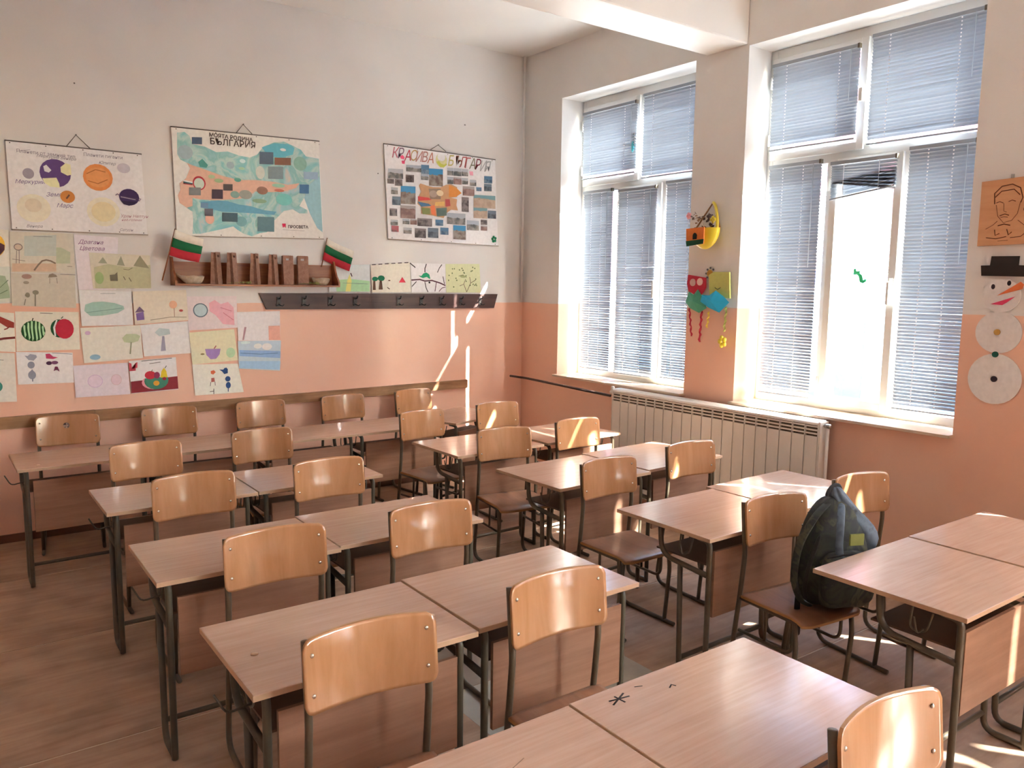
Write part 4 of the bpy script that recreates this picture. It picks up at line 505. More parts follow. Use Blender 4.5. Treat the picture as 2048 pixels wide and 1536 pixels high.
# ================================================================ CHAIRS
def make_chair():
    r = empty('school_chair', (0, 0, 0), cat='chair'); T = M['tube']
    # curved plywood backrest, hollow towards the sitter (-y)
    w, z0, z1, th, sag = .1925, .655, .855, .009, .036; bm = bmesh.new(); nu, nv = 14, 6
    def shape(u, v):          # u,v in -1..1 -> rounded rectangle
        x = u*w; z = (z0+z1)/2+v*(z1-z0)/2; rc = .030; ax, az = abs(x), abs(z-(z0+z1)/2); hx, hz = w, (z1-z0)/2
        if ax > hx-rc and az > hz-rc:
            dx, dz = (ax-(hx-rc))/rc, (az-(hz-rc))/rc; m = max(dx, dz); L = math.hypot(dx, dz)
            if L > 0: dx, dz = dx/L*m, dz/L*m
            ax, az = hx-rc+dx*rc, hz-rc+dz*rc; x = math.copysign(ax, x); z = (z0+z1)/2+math.copysign(az, z-(z0+z1)/2)
        z += .006*(1-(x/w)**2)*(1 if v > 0 else -.3)*abs(v)
        return x, z
    us = [-1, -.95, -.88, -.7, -.5, -.3, -.1, .1, .3, .5, .7, .88, .95, 1]; vs = [-1, -.9, -.72, 0, .72, .9, 1]
    G = [[], []]
    for k, off in ((0, 0), (1, th)):
        for v in vs:
            row = []
            for u in us:
                x, z = shape(u, v); y = sag*(1-(x/w)**2)-.004+.10*(z-.755)
                row.append(bm.verts.new((x, y+off, z)))
            G[k].append(row)
    for k in (0, 1):
        for i in range(len(vs)-1):
            for j in range(len(us)-1):
                q = (G[k][i][j], G[k][i][j+1], G[k][i+1][j+1], G[k][i+1][j]); f = bm.faces.new(q if k == 0 else q[::-1]); f.smooth = True
    rim = [(0, j) for j in range(len(us))]+[(i, len(us)-1) for i in range(1, len(vs))]+[(len(vs)-1, j) for j in range(len(us)-2, -1, -1)]+[(i, 0) for i in range(len(vs)-2, 0, -1)]
    edgef = []
    for a, b in zip(rim, rim[1:]+rim[:1]): f = bm.faces.new((G[0][b[0]][b[1]], G[0][a[0]][a[1]], G[1][a[0]][a[1]], G[1][b[0]][b[1]])); f.material_index = 1
    bmesh.ops.remove_doubles(bm, verts=bm.verts, dist=1e-5); bmesh.ops.recalc_face_normals(bm, faces=bm.faces)
    me = bpy.data.meshes.new('backrest'); bm.to_mesh(me); bm.free(); me.materials.append(M['ply']); me.materials.append(M['ply_edge'])
    link(bpy.data.objects.new('backrest', me), r)
    bo = r.children[0]
    for sx in (-1, 1):
        for z in (.705, .812):
            x = sx*.166; y = sag*(1-(x/w)**2)-.004+.10*(z-.755)
            MB().lathe([(.0062, 0), (.0058, -.0022), (.003, -.0042)], M['brass'], 10, (x, y, z), 'y').obj('rivet', bo)
    # saddle seat with rolled front edge
    bm = bmesh.new(); SX, Y0, Y1 = .19, .025, -.335; G = [[], []]
    us = [-1, -.93, -.8, -.55, -.3, 0, .3, .55, .8, .93, 1]; vv = [0, .05, .14, .3, .5, .7, .85, .93, .97, 1]
    for k, off in ((0, 0), (1, -.011)):
        for t in vv:
            row = []
            for u in us:
                x = u*SX*(1-.04*t); y = Y0+(Y1-Y0)*t
                cr = .05; 
                if t > 1-cr*4 and abs(u) > .7: y += (abs(u)-.7)**2*.25
                if t < .05 and abs(u) > .8: y -= (abs(u)-.8)*.06
                z = .432-.012*max(0, 1-(u/.8)**2)*max(0, 1-((t-.45)/.42)**2)-(.018*((t-.85)/.15)**2 if t > .85 else 0)
                row.append(bm.verts.new((x, y, z+off)))
            G[k].append(row)
    for k in (0, 1):
        for i in range(len(vv)-1):
            for j in range(len(us)-1):
                q = (G[k][i][j], G[k][i][j+1], G[k][i+1][j+1], G[k][i+1][j]); bm.faces.new(q if k else q[::-1]).smooth = True
    rim = [(0, j) for j in range(len(us))]+[(i, len(us)-1) for i in range(1, len(vv))]+[(len(vv)-1, j) for j in range(len(us)-2, -1, -1)]+[(i, 0) for i in range(len(vv)-2, 0, -1)]
    for a, b in zip(rim, rim[1:]+rim[:1]): f = bm.faces.new((G[0][a[0]][a[1]], G[0][b[0]][b[1]], G[1][b[0]][b[1]], G[1][a[0]][a[1]])); f.material_index = 1
    bmesh.ops.recalc_face_normals(bm, faces=bm.faces)
    me = bpy.data.meshes.new('seat'); bm.to_mesh(me); bm.free(); me.materials.append(M['seat']); me.materials.append(M['ply_edge'])
    link(bpy.data.objects.new('seat', me), r)
    for sx in (-1, 1):
        x = sx*.176; R0 = .011
        f = MB(); f.tube(fillet([(x, .036, .845), (x, .020, .68), (x, .014, .62), (x, .030, .44), (x, .085, .012), (x, -.10, .012), (x, -.33, .012)], .075, 5), R0, T, 9); f.obj('side_frame', r)
        g = MB(); g.tube(fillet([(x, -.270, .418), (x, -.285, .30), (x, -.26, .016)], .03, 3), R0, T, 9); g.obj('leg', r)
        j = MB(); j.tube(fillet([(x*.86, -.245, .42), (x*.86, -.245, .255), (x*.90, .045, .255)], .05, 5), .008, T, 7); j.tube([(x*.86, -.10, .42), (x*.88, -.10, .255)], .007, T, 7); j.obj('hanging_loop', r)
        MB().tube([(x, .03, .414), (x, -.27, .412)], .009, T, 7).obj('seat_rail', r)
    MB().tube([(-.176, -.25, .408), (.176, -.25, .408)], .008, T, 7).obj('seat_rail', r)
    return r
chair0 = make_chair(); cused = []
GC = 'school chairs'
CH = [(1, .715, 6.115, -7, 'back wall chair with a round worn spot on its backrest, leftmost'), (2, 1.37, 6.125, 0, 'chair against the back wall, second from the left'), (3, 2.04, 6.115, .8, 'chair against the back wall, third from the left'),
 (4, 2.717, 6.10, 2.6, 'chair against the back wall, fourth from the left'), (5, 3.388, 6.12, 9, 'chair against the back wall near the end of the pine rail, rightmost of the five'),
 (6, 3.575, 5.10, -2, 'chair lit by a white triangle of sun, far wall-side pair of the window side'), (7, .95, 4.835, .8, 'left chair between the back row desks and the second row'), (8, 1.641, 4.905, .8, 'right chair between the back row desks and the second row'),
 (9, 2.86, 5.035, 6, 'aisle-side chair of the farthest pair on the window side'), (10, 2.955, 4.135, -9, 'aisle-side chair of the second pair of chairs from the back, window side'), (11, 3.60, 4.16, -.3, 'wall-side chair in front of the bare peach wall left of the radiator'),
 (12, .974, 3.907, 0, 'left chair behind the middle row of the left pairs'), (13, 1.644, 3.87, -1.2, 'right chair behind the middle row of the left pairs'), (14, 2.90, 3.085, -.2, 'window-side chair with its whole brown seat in view beside the aisle'),
 (15, 3.625, 3.155, -3, 'chair with a streak of sun on its backrest in front of the radiator'), (16, .994, 2.847, -2.5, 'left chair behind the desk with two round caps'), (17, 1.656, 2.835, -2, 'chair behind the right desk of the fourth row pair'),
 (18, 3.003, 2.109, -6, 'chair with the camouflage backpack on its seat'), (19, 3.72, 2.125, -8, 'chair behind the backpack, nearest to the window wall'), (20, .915, 1.882, -3, 'large nearest chair at lower left of the photo, in front of the capped desk'),
 (21, 1.578, 1.892, -.7, 'near chair in the bottom middle of the photo, beside the aisle'), (22, 1.675, .845, -3, 'nearest chair, cut off at the bottom right of the photo')]
for n, x, y, a, lb in CH:
    if not cused: cused.append(1); c = chair0; c.location = (x, y, 0); c.rotation_euler = (0, 0, R(a)); c['label'] = lb
    else: c = clone(chair0, (x, y, 0), R(a), lb)
    c['group'] = GC
k = MB().lathe([(.020, .0005), (.018, -.001)], ramp_noise('torn_sticker', [(.4, '#4a3a38'), (.6, '#b09a8a')], 60), 9, (-.01, .0305, .785), 'y').obj('sticker', chair0); tag(k, 'dark worn round sticker')

# ================================================================ RADIATOR AND PIPE
rd = empty('radiator', (4.50, 4.79, 0), label='cream aluminium panel radiator under the windows', cat='radiator')
NS = 20; PW = 1.89/NS
se = MB(); se.box(0, .012, -.003, -PW+.003, .10, .845, M['rad'], .0015)
se.box(.012, .085, -.006, -PW+.006, .10, .90, M['dark'])  # dark core: shade in the gaps and louvres put into the colour
for z in (.862, .885, .908): se.box(.002, .016, -.004, -PW+.004, z-.0045, z+.0045, M['rad'])
for q in (-.0015, -PW+.0045, -PW/2+.0015): 
    if q != -PW/2+.0015: se.box(.001, .03, q, q-.003, .845, .925, M['rad'])
se.prism([(.0, .918), (.004, .932), (.018, .942), (.085, .946), (.085, .936), (.02, .928), (.008, .918)], 'y', 0, -PW, M['rad'])
sm = se.mesh('section')
for i in range(NS):
    o = bpy.data.objects.new('section', sm); COL.objects.link(o); o.parent = rd; o.location = (0, -i*PW, 0)
MB().box(.002, .09, -1.905, -1.89, .10, .94, M['rad'], .003).obj('end_panel', rd); MB().box(.002, .09, 0, .010, .10, .94, M['rad'], .003).obj('end_panel', rd)
MB().lathe([(.012, 0), (.016, .006), (.016, .03), (.010, .045)], M['chrome'], 10, (.045, -1.95, .915), 'y').tube([(.045, -1.93, .915), (.045, -1.93, .12)], .010, M['rad'], 8).obj('vent_valve', rd)
MB().lathe([(.014, 0), (.019, .01), (.019, .05), (.012, .06)], M['rad'], 10, (.045, .01, .905), 'y').lathe([(.016, 0), (.016, .045), (.008, .05)], M['rad'], 10, (.045, .045, .905), 'z').obj('thermostat_valve', rd)
pp = MB().tube(fillet([(4.50, 6.225, .905), (4.53, 6.02, .903), (4.545, 4.86, .872)], .06, 4), .011, M['pipe'], 8).obj('heating_pipe')
tag(pp, 'thin dark heating pipe running from the corner to the radiator', 'pipe')

# ================================================================ THINGS ON THE BACK WALL
def draw(shapes, cx, cz, parent, y0=-.0016, name='artwork', eps=.00016):
    """flat drawn shapes on a sheet, in the sheet's own frame (x across, z up)"""
    mb = MB(); k = 0
    for s in shapes:
        k += 1; y = y0-k*eps
        if s[0] == 'p': mb.add([(x-cx, y, z-cz) for x, z in s[2]], [tuple(range(len(s[2])))], paint(s[1], 1.5))
        elif s[0] == 'e': mb.add([(x, y, z) for x, z in ngon(s[2]-cx, s[3]-cz, s[4], s[5], 18)], [tuple(range(18))], paint(s[1], 1.5))
        elif s[0] == 'l':
            h = s[2]/2; pts = [Vector((x-cx, z-cz)) for x, z in s[3]]; L = []; Rr = []
            for i, p in enumerate(pts):
                a = pts[max(0, i-1)]; b = pts[min(len(pts)-1, i+1)]; d = (b-a).normalized(); n = Vector((-d.y, d.x))*h; L.append(p+n); Rr.append(p-n)
            m = len(pts); mb.add([(p.x, y, p.y) for p in L]+[(p.x, y, p.y) for p in Rr], [(i, i+1, m+i+1, m+i) for i in range(m-1)], paint(s[1], 1.1))
        elif s[0] == 't':
            t = text(s[2], s[1], s[5], parent); t.location = (s[3]-cx, y0-.001, s[4]-cz); t.rotation_euler = (R(90), -s[6], 0); t.data.extrude = 0
            if s[2].istitle() or s[2][0].islower(): t.data.shear = .35
            if s[2].isupper() and len(s[2]) > 2: t.data.offset = .0009
            if len(s[2]) == 1: t.data.offset = .0002; t.scale = (.82, 1, 1)
    if mb.v: return mb.obj(name, parent)
def sheet(name, quad, col, g, thick=.0012, off=.002, curl=True):
    cx = sum(p[0] for p in quad)/4; cz = sum(p[1] for p in quad)/4; n = 6
    tl, tr, br, bl = [Vector((x-cx, z-cz)) for x, z in quad]; vs = []; fs = []
    for side in (0, 1):
        for i in range(n+1):
            for j in range(n+1):
                u, v = j/n, i/n; p = (tl*(1-u)+tr*u)*(1-v)+(bl*(1-u)+br*u)*v
                vs.append((p.x, -thick if side == 0 else 0, p.y))
    N = (n+1)**2
    for i in range(n):
        for j in range(n):
            a = i*(n+1)+j; fs.append((a, a+1, a+n+2, a+n+1)); fs.append((N+a, N+a+n+1, N+a+n+2, N+a+1))
    rim = [j for j in range(n+1)]+[i*(n+1)+n for i in range(1, n+1)]+[n*(n+1)+j for j in range(n-1, -1, -1)]+[i*(n+1) for i in range(n-1, 0, -1)]
    for a, b in zip(rim, rim[1:]+rim[:1]): fs.append((a, N+a, N+b, b))
    o = MB().add(vs, fs, paint(col, g, .6, .3)).obj(name); o.location = (cx, YB-off, cz); return o, cx, cz
for i, (name, label, cat, group, col, quad, shapes) in enumerate(PAPERS):
    post = name == 'school_poster'
    o, cx, cz = sheet(name, quad, col, 1.55, .004 if post else .001, .014 if post else .002+.0016*(i % 6)+(.004 if i > 8 else 0))
    tag(o, label, cat, group or None)
    art = draw(shapes, cx, cz, o, -.0044 if post else -.0014)
    if post:
        tl, tr, br, bl = quad
        for a, b in ((tl, tr), (bl, br)):
            MB().tube([(a[0]-cx-.004, -.002, a[1]-cz), (b[0]-cx+.004, -.002, b[1]-cz)], .0045, M['string'] if a is tl else paint('#b9b0a4')).obj('hanging_rod', o)
        pins = MB()
        for a, b in ((tl, tr), (bl, br)):
            for t in (.03, .28, .55, .78, .97): pins.lathe([(.004, 0), (.003, -.003)], M['string'], 7, (a[0]+(b[0]-a[0])*t-cx, -.0045, a[1]+(b[1]-a[1])*t-cz+(-.012 if a is tl else .012)), 'y')
        tag(pins.obj('tacks', o), kind='stuff')
        if 'Bulgaria' in label:
            mp = MB().add([(x-cx, -.0046, z-cz) for x, z in MAP_LAND], [tuple(range(len(MAP_LAND)))], M['map']).obj('map_print', o)
            for ch in list(o.children):
                if ch.type == 'FONT': ch.location.y = -.0125
            draw(MAP_ART, cx, cz, o, -.0052, 'map_pictures')
            if art: art.location.y = .0002
        if 'collage' in label:
            for q, k in COLLAGE:
                px = sum(p[0] for p in q)/4; pz = sum(p[1] for p in q)/4
                mb = MB(); w2 = .004
                mb.add([(p[0]-px, -.0006, p[1]-pz) for p in q]+[(p[0]-px, 0, p[1]-pz) for p in q], [(0, 1, 2, 3), (4, 7, 6, 5), (0, 4, 5, 1), (1, 5, 6, 2), (2, 6, 7, 3), (3, 7, 4, 0)], M['ph_'+k])
                mb.obj('photo', o, (px-cx, -.0068-.0002*random.random(), pz-cz))
            fw = MB()
            for a in range(5): fw.lathe([(.013, 0), (.012, -.003)], paint('#1f8a5c'), 10, (.018*math.cos(a*1.257+.5), -.008, .020*math.sin(a*1.257+.5)), 'y')
            fw.lathe([(.007, -.002), (.006, -.0045)], paint('#d8d8d0'), 8, (0, -.008, 0), 'y'); tag(fw.obj('paper_flower', o, (4.295-cx, 0, 2.195-cz)), 'green paper flower')
def hanger(parent, a, b, c):
    L = parent.location
    MB().tube([(p[0]-L.x, -.004+ .010*(i == 1), p[1]-L.z) for i, p in enumerate((a, b, c))], .0032, M['string'], 6).obj('hanging_string', parent)
    MB().lathe([(.004, .010), (.004, -.006)], M['string'], 7, (b[0]-L.x, 0, b[1]-L.z), 'y').obj('nail', parent)
PS = [o for o in COL.objects if o.name.startswith('school_poster')]
for o, (a, b, c) in zip(sorted(PS, key=lambda q: q.location.x), HANG): hanger(o, a, b, c)
for (x, z), w in zip(NAILS, ('high above the planets poster', 'left of the collage poster', 'high above the collage poster', 'right of the map poster')): tag(MB().lathe([(.004, .0), (.0055, -.004)], M['string'], 7, (0, 0, 0), 'y').obj('wall_nail', None, (x, YB, z)), 'bare nail in the white wall '+w, 'nail', 'nails in the back wall')

# ---- wall shelf with bags, bowls, flowers and flags
sh = empty('wall_shelf', (2.07, YB, 1.74), label='reddish brown wooden wall shelf above the coat hooks', cat='shelf')
X0, X1 = -.63, .635
MB().box(X0, X1, -.14, 0, 0, .014, M['shelf'], .001).obj('bottom_board', sh); MB().box(X0+.012, X1-.012, -.012, 0, .014, .175, M['shelf']).obj('back_board', sh)
for x in (X0, X1-.014):
    MB().prism([(0, 0), (-.142, 0), (-.142, .035), (-.125, .060), (-.095, .085), (-.070, .13), (-.055, .175), (-.04, .205), (0, .21)], 'x', x, x+.014, M['shelf']).obj('side_panel', sh)
def bag(x, y, rz, w, h, d, lean, label):
    mb = MB(); n = 7; c = .008
    prof = [(-w/2, 0), (w/2, 0), (w/2*.96, h*.96)]
    for i in range(9): prof.append((w/2*.96-i*w*.96/8, h+(-.005 if i % 2 else .003)))
    prof.append((-w/2*.96, h*.96))
    for sy in (-1, 1):
        yb, yt = sy*d/2, sy*d/2*.55
        def P(u, z): return (u, yb+(yt-yb)*z/h, z)
        mb.add([P(-w/2, 0), P(w/2, 0), P(w/2, h*.84), P(-w/2, h*.84)], [(0, 1, 2, 3)], M['kraft'])
        mb.add([P(-w/2, h*.84), P(-.018, h*.84), P(-.018, h*.91), P(-w/2, h*.91)], [(0, 1, 2, 3)], M['kraft']); mb.add([P(.018, h*.84), P(w/2, h*.84), P(w/2, h*.91), P(.018, h*.91)], [(0, 1, 2, 3)], M['kraft'])
        top = [P(w/2-i*w/10, h+(.004 if i % 2 else -.004)) for i in range(11)]
        mb.add([P(-w/2, h*.91), P(w/2, h*.91)]+top, [tuple(range(13))], M['kraft'])
    for sx in (-1, 1):   # gusseted sides
        xe = sx*w/2; xi = xe-sx*.012
        mb.add([(xe, -d/2, 0), (xi, 0, 0), (xe, d/2, 0), (xe, d/2*.55, h*.99), (xi, 0, h*.97), (xe, -d/2*.55, h*.99)], [(0, 1, 4, 5), (1, 2, 3, 4)], M['kraft'])
    mb.add([(-w/2, -d/2, 0), (w/2, -d/2, 0), (w/2, d/2, 0), (-w/2, d/2, 0)], [(0, 1, 2, 3)], M['kraft'])
    o = mb.obj('paper_bag', None, (x, y, 1.7545)); o.rotation_euler = (0, 0, rz); tag(o, label, 'bag', 'brown paper bags on the wall shelf')
bag(SHX[1]+.012, 6.165, R(52), .085, .235, .060, 0, 'brown paper bag on the shelf, first from the left, beside the boat-shaped bowl')
bag(SHX[2]+.012, 6.165, R(50), .085, .235, .060, 0, 'brown paper bag on the shelf, second from the left')
bag(SHX[4]+.010, 6.165, R(55), .085, .235, .060, 0, 'brown paper bag on the shelf, third from the left, right of the dried flowers')
bag(SHX[5]+.010, 6.165, R(50), .085, .232, .060, 0, 'brown paper bag on the shelf, fourth from the left')
bag(SHX[6], 6.155, R(4), .085, .225, .045, 0, 'brown paper bag on the shelf seen flat on, fifth from the left')
bag(SHX[7], 6.155, R(-3), .085, .225, .045, 0, 'brown paper bag on the shelf seen flat on, nearest the right-hand bowl')
def bowl(x, w, beak, label):
    mb = MB(); n = 20
    def ring(s, z, inner=0): return [((w*s-inner)*math.cos(t)+(.03 if (beak and abs(t-math.pi) < .3 and s > .9) else 0)*-1, (.045*s-inner)*math.sin(t), z+(.022 if (beak and abs(t-math.pi) < .3 and s > .9) else .004*math.sin(3*t))) for t in [2*math.pi*i/n for i in range(n)]]
    rs = [ring(.5, 0), ring(.78, .015), ring(.93, .035), ring(1, .055), ring(1, .057, .007), ring(.8, .035, .004), ring(.5, .012, 0)]
    vs = [p for r_ in rs for p in r_]; fs = [(i*n+k, i*n+(k+1) % n, (i+1)*n+(k+1) % n, (i+1)*n+k) for i in range(len(rs)-1) for k in range(n)]
    fs += [tuple(range(n))[::-1], tuple((len(rs)-1)*n+k for k in range(n))]
    tag(mb.add(vs, fs, M['clay'], True).obj('bowl', None, (x, 6.175, 1.754)), label, 'bowl')
bowl(SHX[0], .085, True, 'pale carved boat-shaped bowl with a raised beak, left end of the shelf'); bowl(SHX[9], .075, False, 'pale shallow bowl at the right end of the shelf')
for x, nm in ((SHX[3], 'dried yellow-green flower sprig lying between the paper bags'), (SHX[8], 'dried flower sprig beside the right-hand bowl')):
    mb = MB(); q = random.Random(int(x*100))
    for i in range(5): mb.tube([(-.11+.01*i, 0, .008), (.02, q.uniform(-.02, .02), .012), (.06, q.uniform(-.02, .02), q.uniform(.006, .02))], .0012, M['leaf'], 5)
    o = mb.obj('flower_sprig', None, (x, 6.125, 1.756)); tag(o, nm, 'flowers'); mb = MB()
    for i in range(26): mb.lathe([(.001, -.004), (.005, 0), (.001, .004)], M['leaf'], 6, (q.uniform(-.015, .07), q.uniform(-.016, .016), q.uniform(.004, .022)))
    mb.obj('blossoms', o)
def flag(pole, rows, label, Y=6.10):
    if Y < 6.2:      # measured on the wall, stands nearer
        k = .976; f = lambda p: (p[0]*k, 1.775+(p[1]-1.775)*k); pole = [f(p) for p in pole]; rows = [[f(p) for p in r_] for r_ in rows]
    o = empty('hand_flag', (pole[0][0], Y, pole[0][1]), label=label, cat='flag', group=None); L = o.location
    MB().tube([(0, 0, 0), (pole[1][0]-L.x, -.010, pole[1][1]-L.z)], .0045, M['shelf'], 7).obj('pole', o)
    for a, b, c in ((0, 1, '#e4ddcf'), (1, 2, '#17603a'), (2, 3, '#b8303c')):
        vs = []; n = 12
        for rr in (rows[a], rows[b]):
            for i in range(n+1):
                u = i/n; vs.append((rr[0][0]+(rr[1][0]-rr[0][0])*u-L.x, -.014+.010*math.sin(u*7)*u, rr[0][1]+(rr[1][1]-rr[0][1])*u-L.z-.006*math.sin(u*3.14)))
        s_ = MB().add(vs, [(i, i+1, n+2+i, n+1+i) for i in range(n)], paint(c, 1.15, .8), True).obj('stripe', o); s_.modifiers.new('thickness', 'SOLIDIFY').thickness = .0008
        tag(s_, {'#e4ddcf': 'white stripe', '#17603a': 'green stripe', '#b8303c': 'red stripe'}[c])
flag(((1.385, 1.775), (1.485, 2.15)), (((1.483, 2.145), (1.685, 2.085)), ((1.468, 2.085), (1.675, 2.030)), ((1.452, 2.020), (1.662, 1.972)), ((1.437, 1.958), (1.645, 1.912))), 'white green and red flag at the left end of the shelf')
flag(((2.600, 1.90), (2.650, 2.135)), (((2.649, 2.13), (2.885, 2.035)), ((2.636, 2.080), (2.872, 1.980)), ((2.622, 2.020), (2.855, 1.925)), ((2.606, 1.962), (2.840, 1.870))), 'white green and red flag at the right end of the shelf, tilted and shiny', 6.2335)

# ---- coat hooks
hk = empty('coat_hook_rail', (3.2, YB, 1.62), label='long dark brown coat rail with nine black hooks on the back wall', cat='coat rack')
MB().prism([(2.085-3.2, .068), (4.345-3.2, .068), (4.305-3.2, -.062), (2.14-3.2, -.060)], 'y', -.020, 0, M['hookboard']).obj('board', hk)
for i, x in enumerate(HKX):
    if i == 4: MB().lathe([(.007, 0), (.005, -.004)], M['brass'], 8, (x-3.2, -.020, .0), 'y').obj('screw', hk); continue
    mb = MB(); q = x-3.2
    mb.box(q-.016, q+.016, -.025, -.020, -.035, .038, M['black'], .002); mb.tube(fillet([(q, -.022, .022), (q, -.062, .028), (q, -.070, .046)], .015, 4), .006, M['black'], 7); mb.lathe([(.004, -.006), (.010, 0), (.004, .006)], M['black'], 8, (q, -.070, .046))
    for sx in (-1, 1): mb.tube(fillet([(q, -.024, -.020), (q+sx*.026, -.045, -.034), (q+sx*.032, -.055, -.018)], .012, 3), .0045, M['black'], 6)
    mb.lathe([(.005, 0), (.003, -.004)], M['brass'], 7, (q, -.026, -.010), 'y'); mb.obj('coat_hook', hk)

# ================================================================ THINGS ON THE WINDOW WALL
def disc(mb, y, z, ry, rz, x0, x1, mat, n=28): return mb.prism([(p[0], p[1]) for p in ngon(y, z, ry, rz, n)], 'x', x0, x1, mat)
pap = paint('#dcdad8', 1.1)
sn = empty('paper_snowman', (XR, 1.95, 1.17), label='white paper snowman with a black hat beside the near window', cat='paper figure')
def rel(mb, nm, par=None): o = mb.obj(nm, par or sn); o.location = (0, 0, 0) if par else (-XR, -1.95, -1.17); return o
rel(disc(MB(), 1.954, 1.304, .136, .137, XR-.010, XR-.006, pap), 'lower_disc'); rel(disc(MB(), 1.954, 1.555, .117, .112, XR-.007, XR-.003, pap), 'middle_disc')
hd = rel(disc(MB(), 1.952, 1.752, .095, .088, XR-.013, XR-.009, pap), 'head')
for y, z, c in ((1.957, 1.557, '#c49a50'), (1.957, 1.437, '#1d5a48'), (1.953, 1.304, '#38303a')): rel(disc(MB(), y, z, .016, .016, XR-.017, XR-.010, paint(c), 14), 'button')
hat = MB().prism([(2.066, 1.912), (2.020, 1.913), (2.016, 1.961), (1.878, 1.959), (1.880, 1.912), (1.836, 1.910), (1.838, 1.852), (2.060, 1.857)], 'x', XR-.018, XR-.012, paint('#2c2626', 1.0, .6)); rel(hat, 'hat')
for y, z in ((2.000, 1.802), (1.922, 1.821)):
    e = MB(); disc(e, y, z, .015, .019, XR-.0145, XR-.0132, paint('#efefef'), 14); disc(e, y-.004, z-.003, .010, .014, XR-.0155, XR-.0144, paint('#2b2631'), 12); rel(e, 'eye', hd)
rel(MB().prism([(1.972, 1.752), (1.862, 1.826), (1.846, 1.812), (1.852, 1.788)], 'x', XR-.017, XR-.0135, paint('#e07a4c')), 'nose', hd)
rel(MB().prism([(2.002, 1.706), (1.975, 1.704), (1.943, 1.702), (1.922, 1.716), (1.884, 1.748), (1.940, 1.728)], 'x', XR-.016, XR-.0135, paint('#d84a6e')), 'mouth', hd)
pq = empty('wooden_plaque', (XR, 1.965, 2.19), label='light wooden plaque with a burnt line portrait above the paper snowman', cat='plaque')
def relp(mb, nm): o = mb.obj(nm, pq); o.location = (-XR, -1.965, -2.19); return o
relp(MB().prism([(2.094, 2.357), (1.850, 2.368), (1.838, 2.022), (2.092, 2.016)], 'x', XR-.022, XR-.006, wood('pale_plaque_wood', '#dba77d', '#cc9468', .5, (20, 2, 20))), 'board')
bn = paint('#6b3a22'); mb = MB(); X = XR-.0225
for pts, w in (([(2.02, 2.235), (2.025, 2.29), (1.99, 2.325), (1.94, 2.332), (1.90, 2.31), (1.885, 2.26), (1.893, 2.235)], .0045), ([(2.02, 2.27), (1.99, 2.30), (1.93, 2.305), (1.90, 2.275)], .004), ([(2.012, 2.24), (1.995, 2.246), (1.978, 2.238)], .003), ([(1.952, 2.243), (1.935, 2.25), (1.918, 2.243)], .003), ([(1.975, 2.236), (1.972, 2.195), (1.958, 2.19)], .0018), ([(1.99, 2.172), (1.965, 2.180), (1.945, 2.172)], .0035), ([(1.985, 2.163), (1.968, 2.166), (1.95, 2.163)], .002), ([(2.012, 2.23), (2.00, 2.17), (1.97, 2.135), (1.93, 2.145), (1.905, 2.18), (1.895, 2.24)], .002), ([(1.995, 2.12), (1.965, 2.128), (1.935, 2.12)], .004), ([(2.055, 2.105), (2.02, 2.125), (2.0, 2.145)], .002), ([(1.90, 2.145), (1.87, 2.12), (1.85, 2.105)], .002), ([(2.01, 2.10), (2.005, 2.07), (1.985, 2.08)], .004), ([(1.95, 2.10), (1.94, 2.07), (1.925, 2.085)], .004), ([(2.05, 2.06), (2.0, 2.052), (1.95, 2.062)], .003), ([(1.93, 2.056), (1.88, 2.06), (1.86, 2.078)], .0025), ([(1.99, 2.040), (1.94, 2.042)], .0015)):
    mb.tube([(X, y, z) for y, z in pts], w/2*1.2, bn, 5, flat=1)
disc(mb, 1.868, 2.20, .010, .012, X-.001, X+.001, bn, 10); relp(mb, 'burnt_drawing')
relp(MB().box(XR-.014, XR-.008, 1.94, 1.955, 2.36, 2.385, M['chrome']), 'hanging_tab')

# ---- crafts on the pier between the windows
cr = empty('hanging_bottle_planter', (4.60, 3.96, 2.05), label='yellow hanging planter with an orange house front between the windows', cat='planter')
Yl = plain('yellow_plastic', '#e3cd3c', .35, .5); Or = paint('#d8793c', 1.1); 
def relc(mb, nm, L=(4.60, 3.96, 2.05), par=None): o = mb.obj(nm, par or cr); o.location = (-L[0], -L[1], -L[2]); return o
mb = MB(); n = 18   # open basket: half-ellipsoid shell
vs = []; fs = []
for i in range(9):
    ph = i/8*math.pi/2
    for k in range(n): t = 2*math.pi*k/n; vs.append((4.575+.060*math.cos(t)*math.sin(ph+.0001), 3.945+.125*math.sin(t)*math.sin(ph+.0001), 2.20-.150*math.cos(ph)))
for i in range(8):
    for k in range(n): fs.append((i*n+k, i*n+(k+1) % n, (i+1)*n+(k+1) % n, (i+1)*n+k))
relc(mb.add(vs, fs, Yl, True), 'basket')
relc(MB().tube(fillet([(4.57, 3.835, 2.18), (4.58, 3.845, 2.27), (4.62, 3.90, 2.36), (4.635, 3.935, 2.385)], .05, 4), [.012]*2+[.012]*99 if False else .011, Yl, 8), 'rim_strap')
relc(MB().tube([(4.60, 4.06, 2.20), (4.635, 3.935, 2.385), (4.60, 3.835, 2.20)], .007, M['pine'], 6), 'hanging_frame')
fp = relc(MB().prism([(4.062, 2.197), (3.894, 2.203), (3.895, 2.085), (4.055, 2.077)], 'x', 4.500, 4.508, Or), 'house_front')
relc(MB().prism([(4.058, 2.108), (3.893, 2.118), (3.896, 2.085), (4.050, 2.070)], 'x', 4.496, 4.501, paint('#1f4f38')), 'green_band')
relc(MB().prism([(3.992, 2.118), (3.958, 2.120), (3.957, 2.148), (3.964, 2.160), (3.976, 2.165), (3.988, 2.158), (3.993, 2.146)], 'x', 4.494, 4.501, paint('#20302a')), 'doorway')
q = random.Random(5); fo = MB()
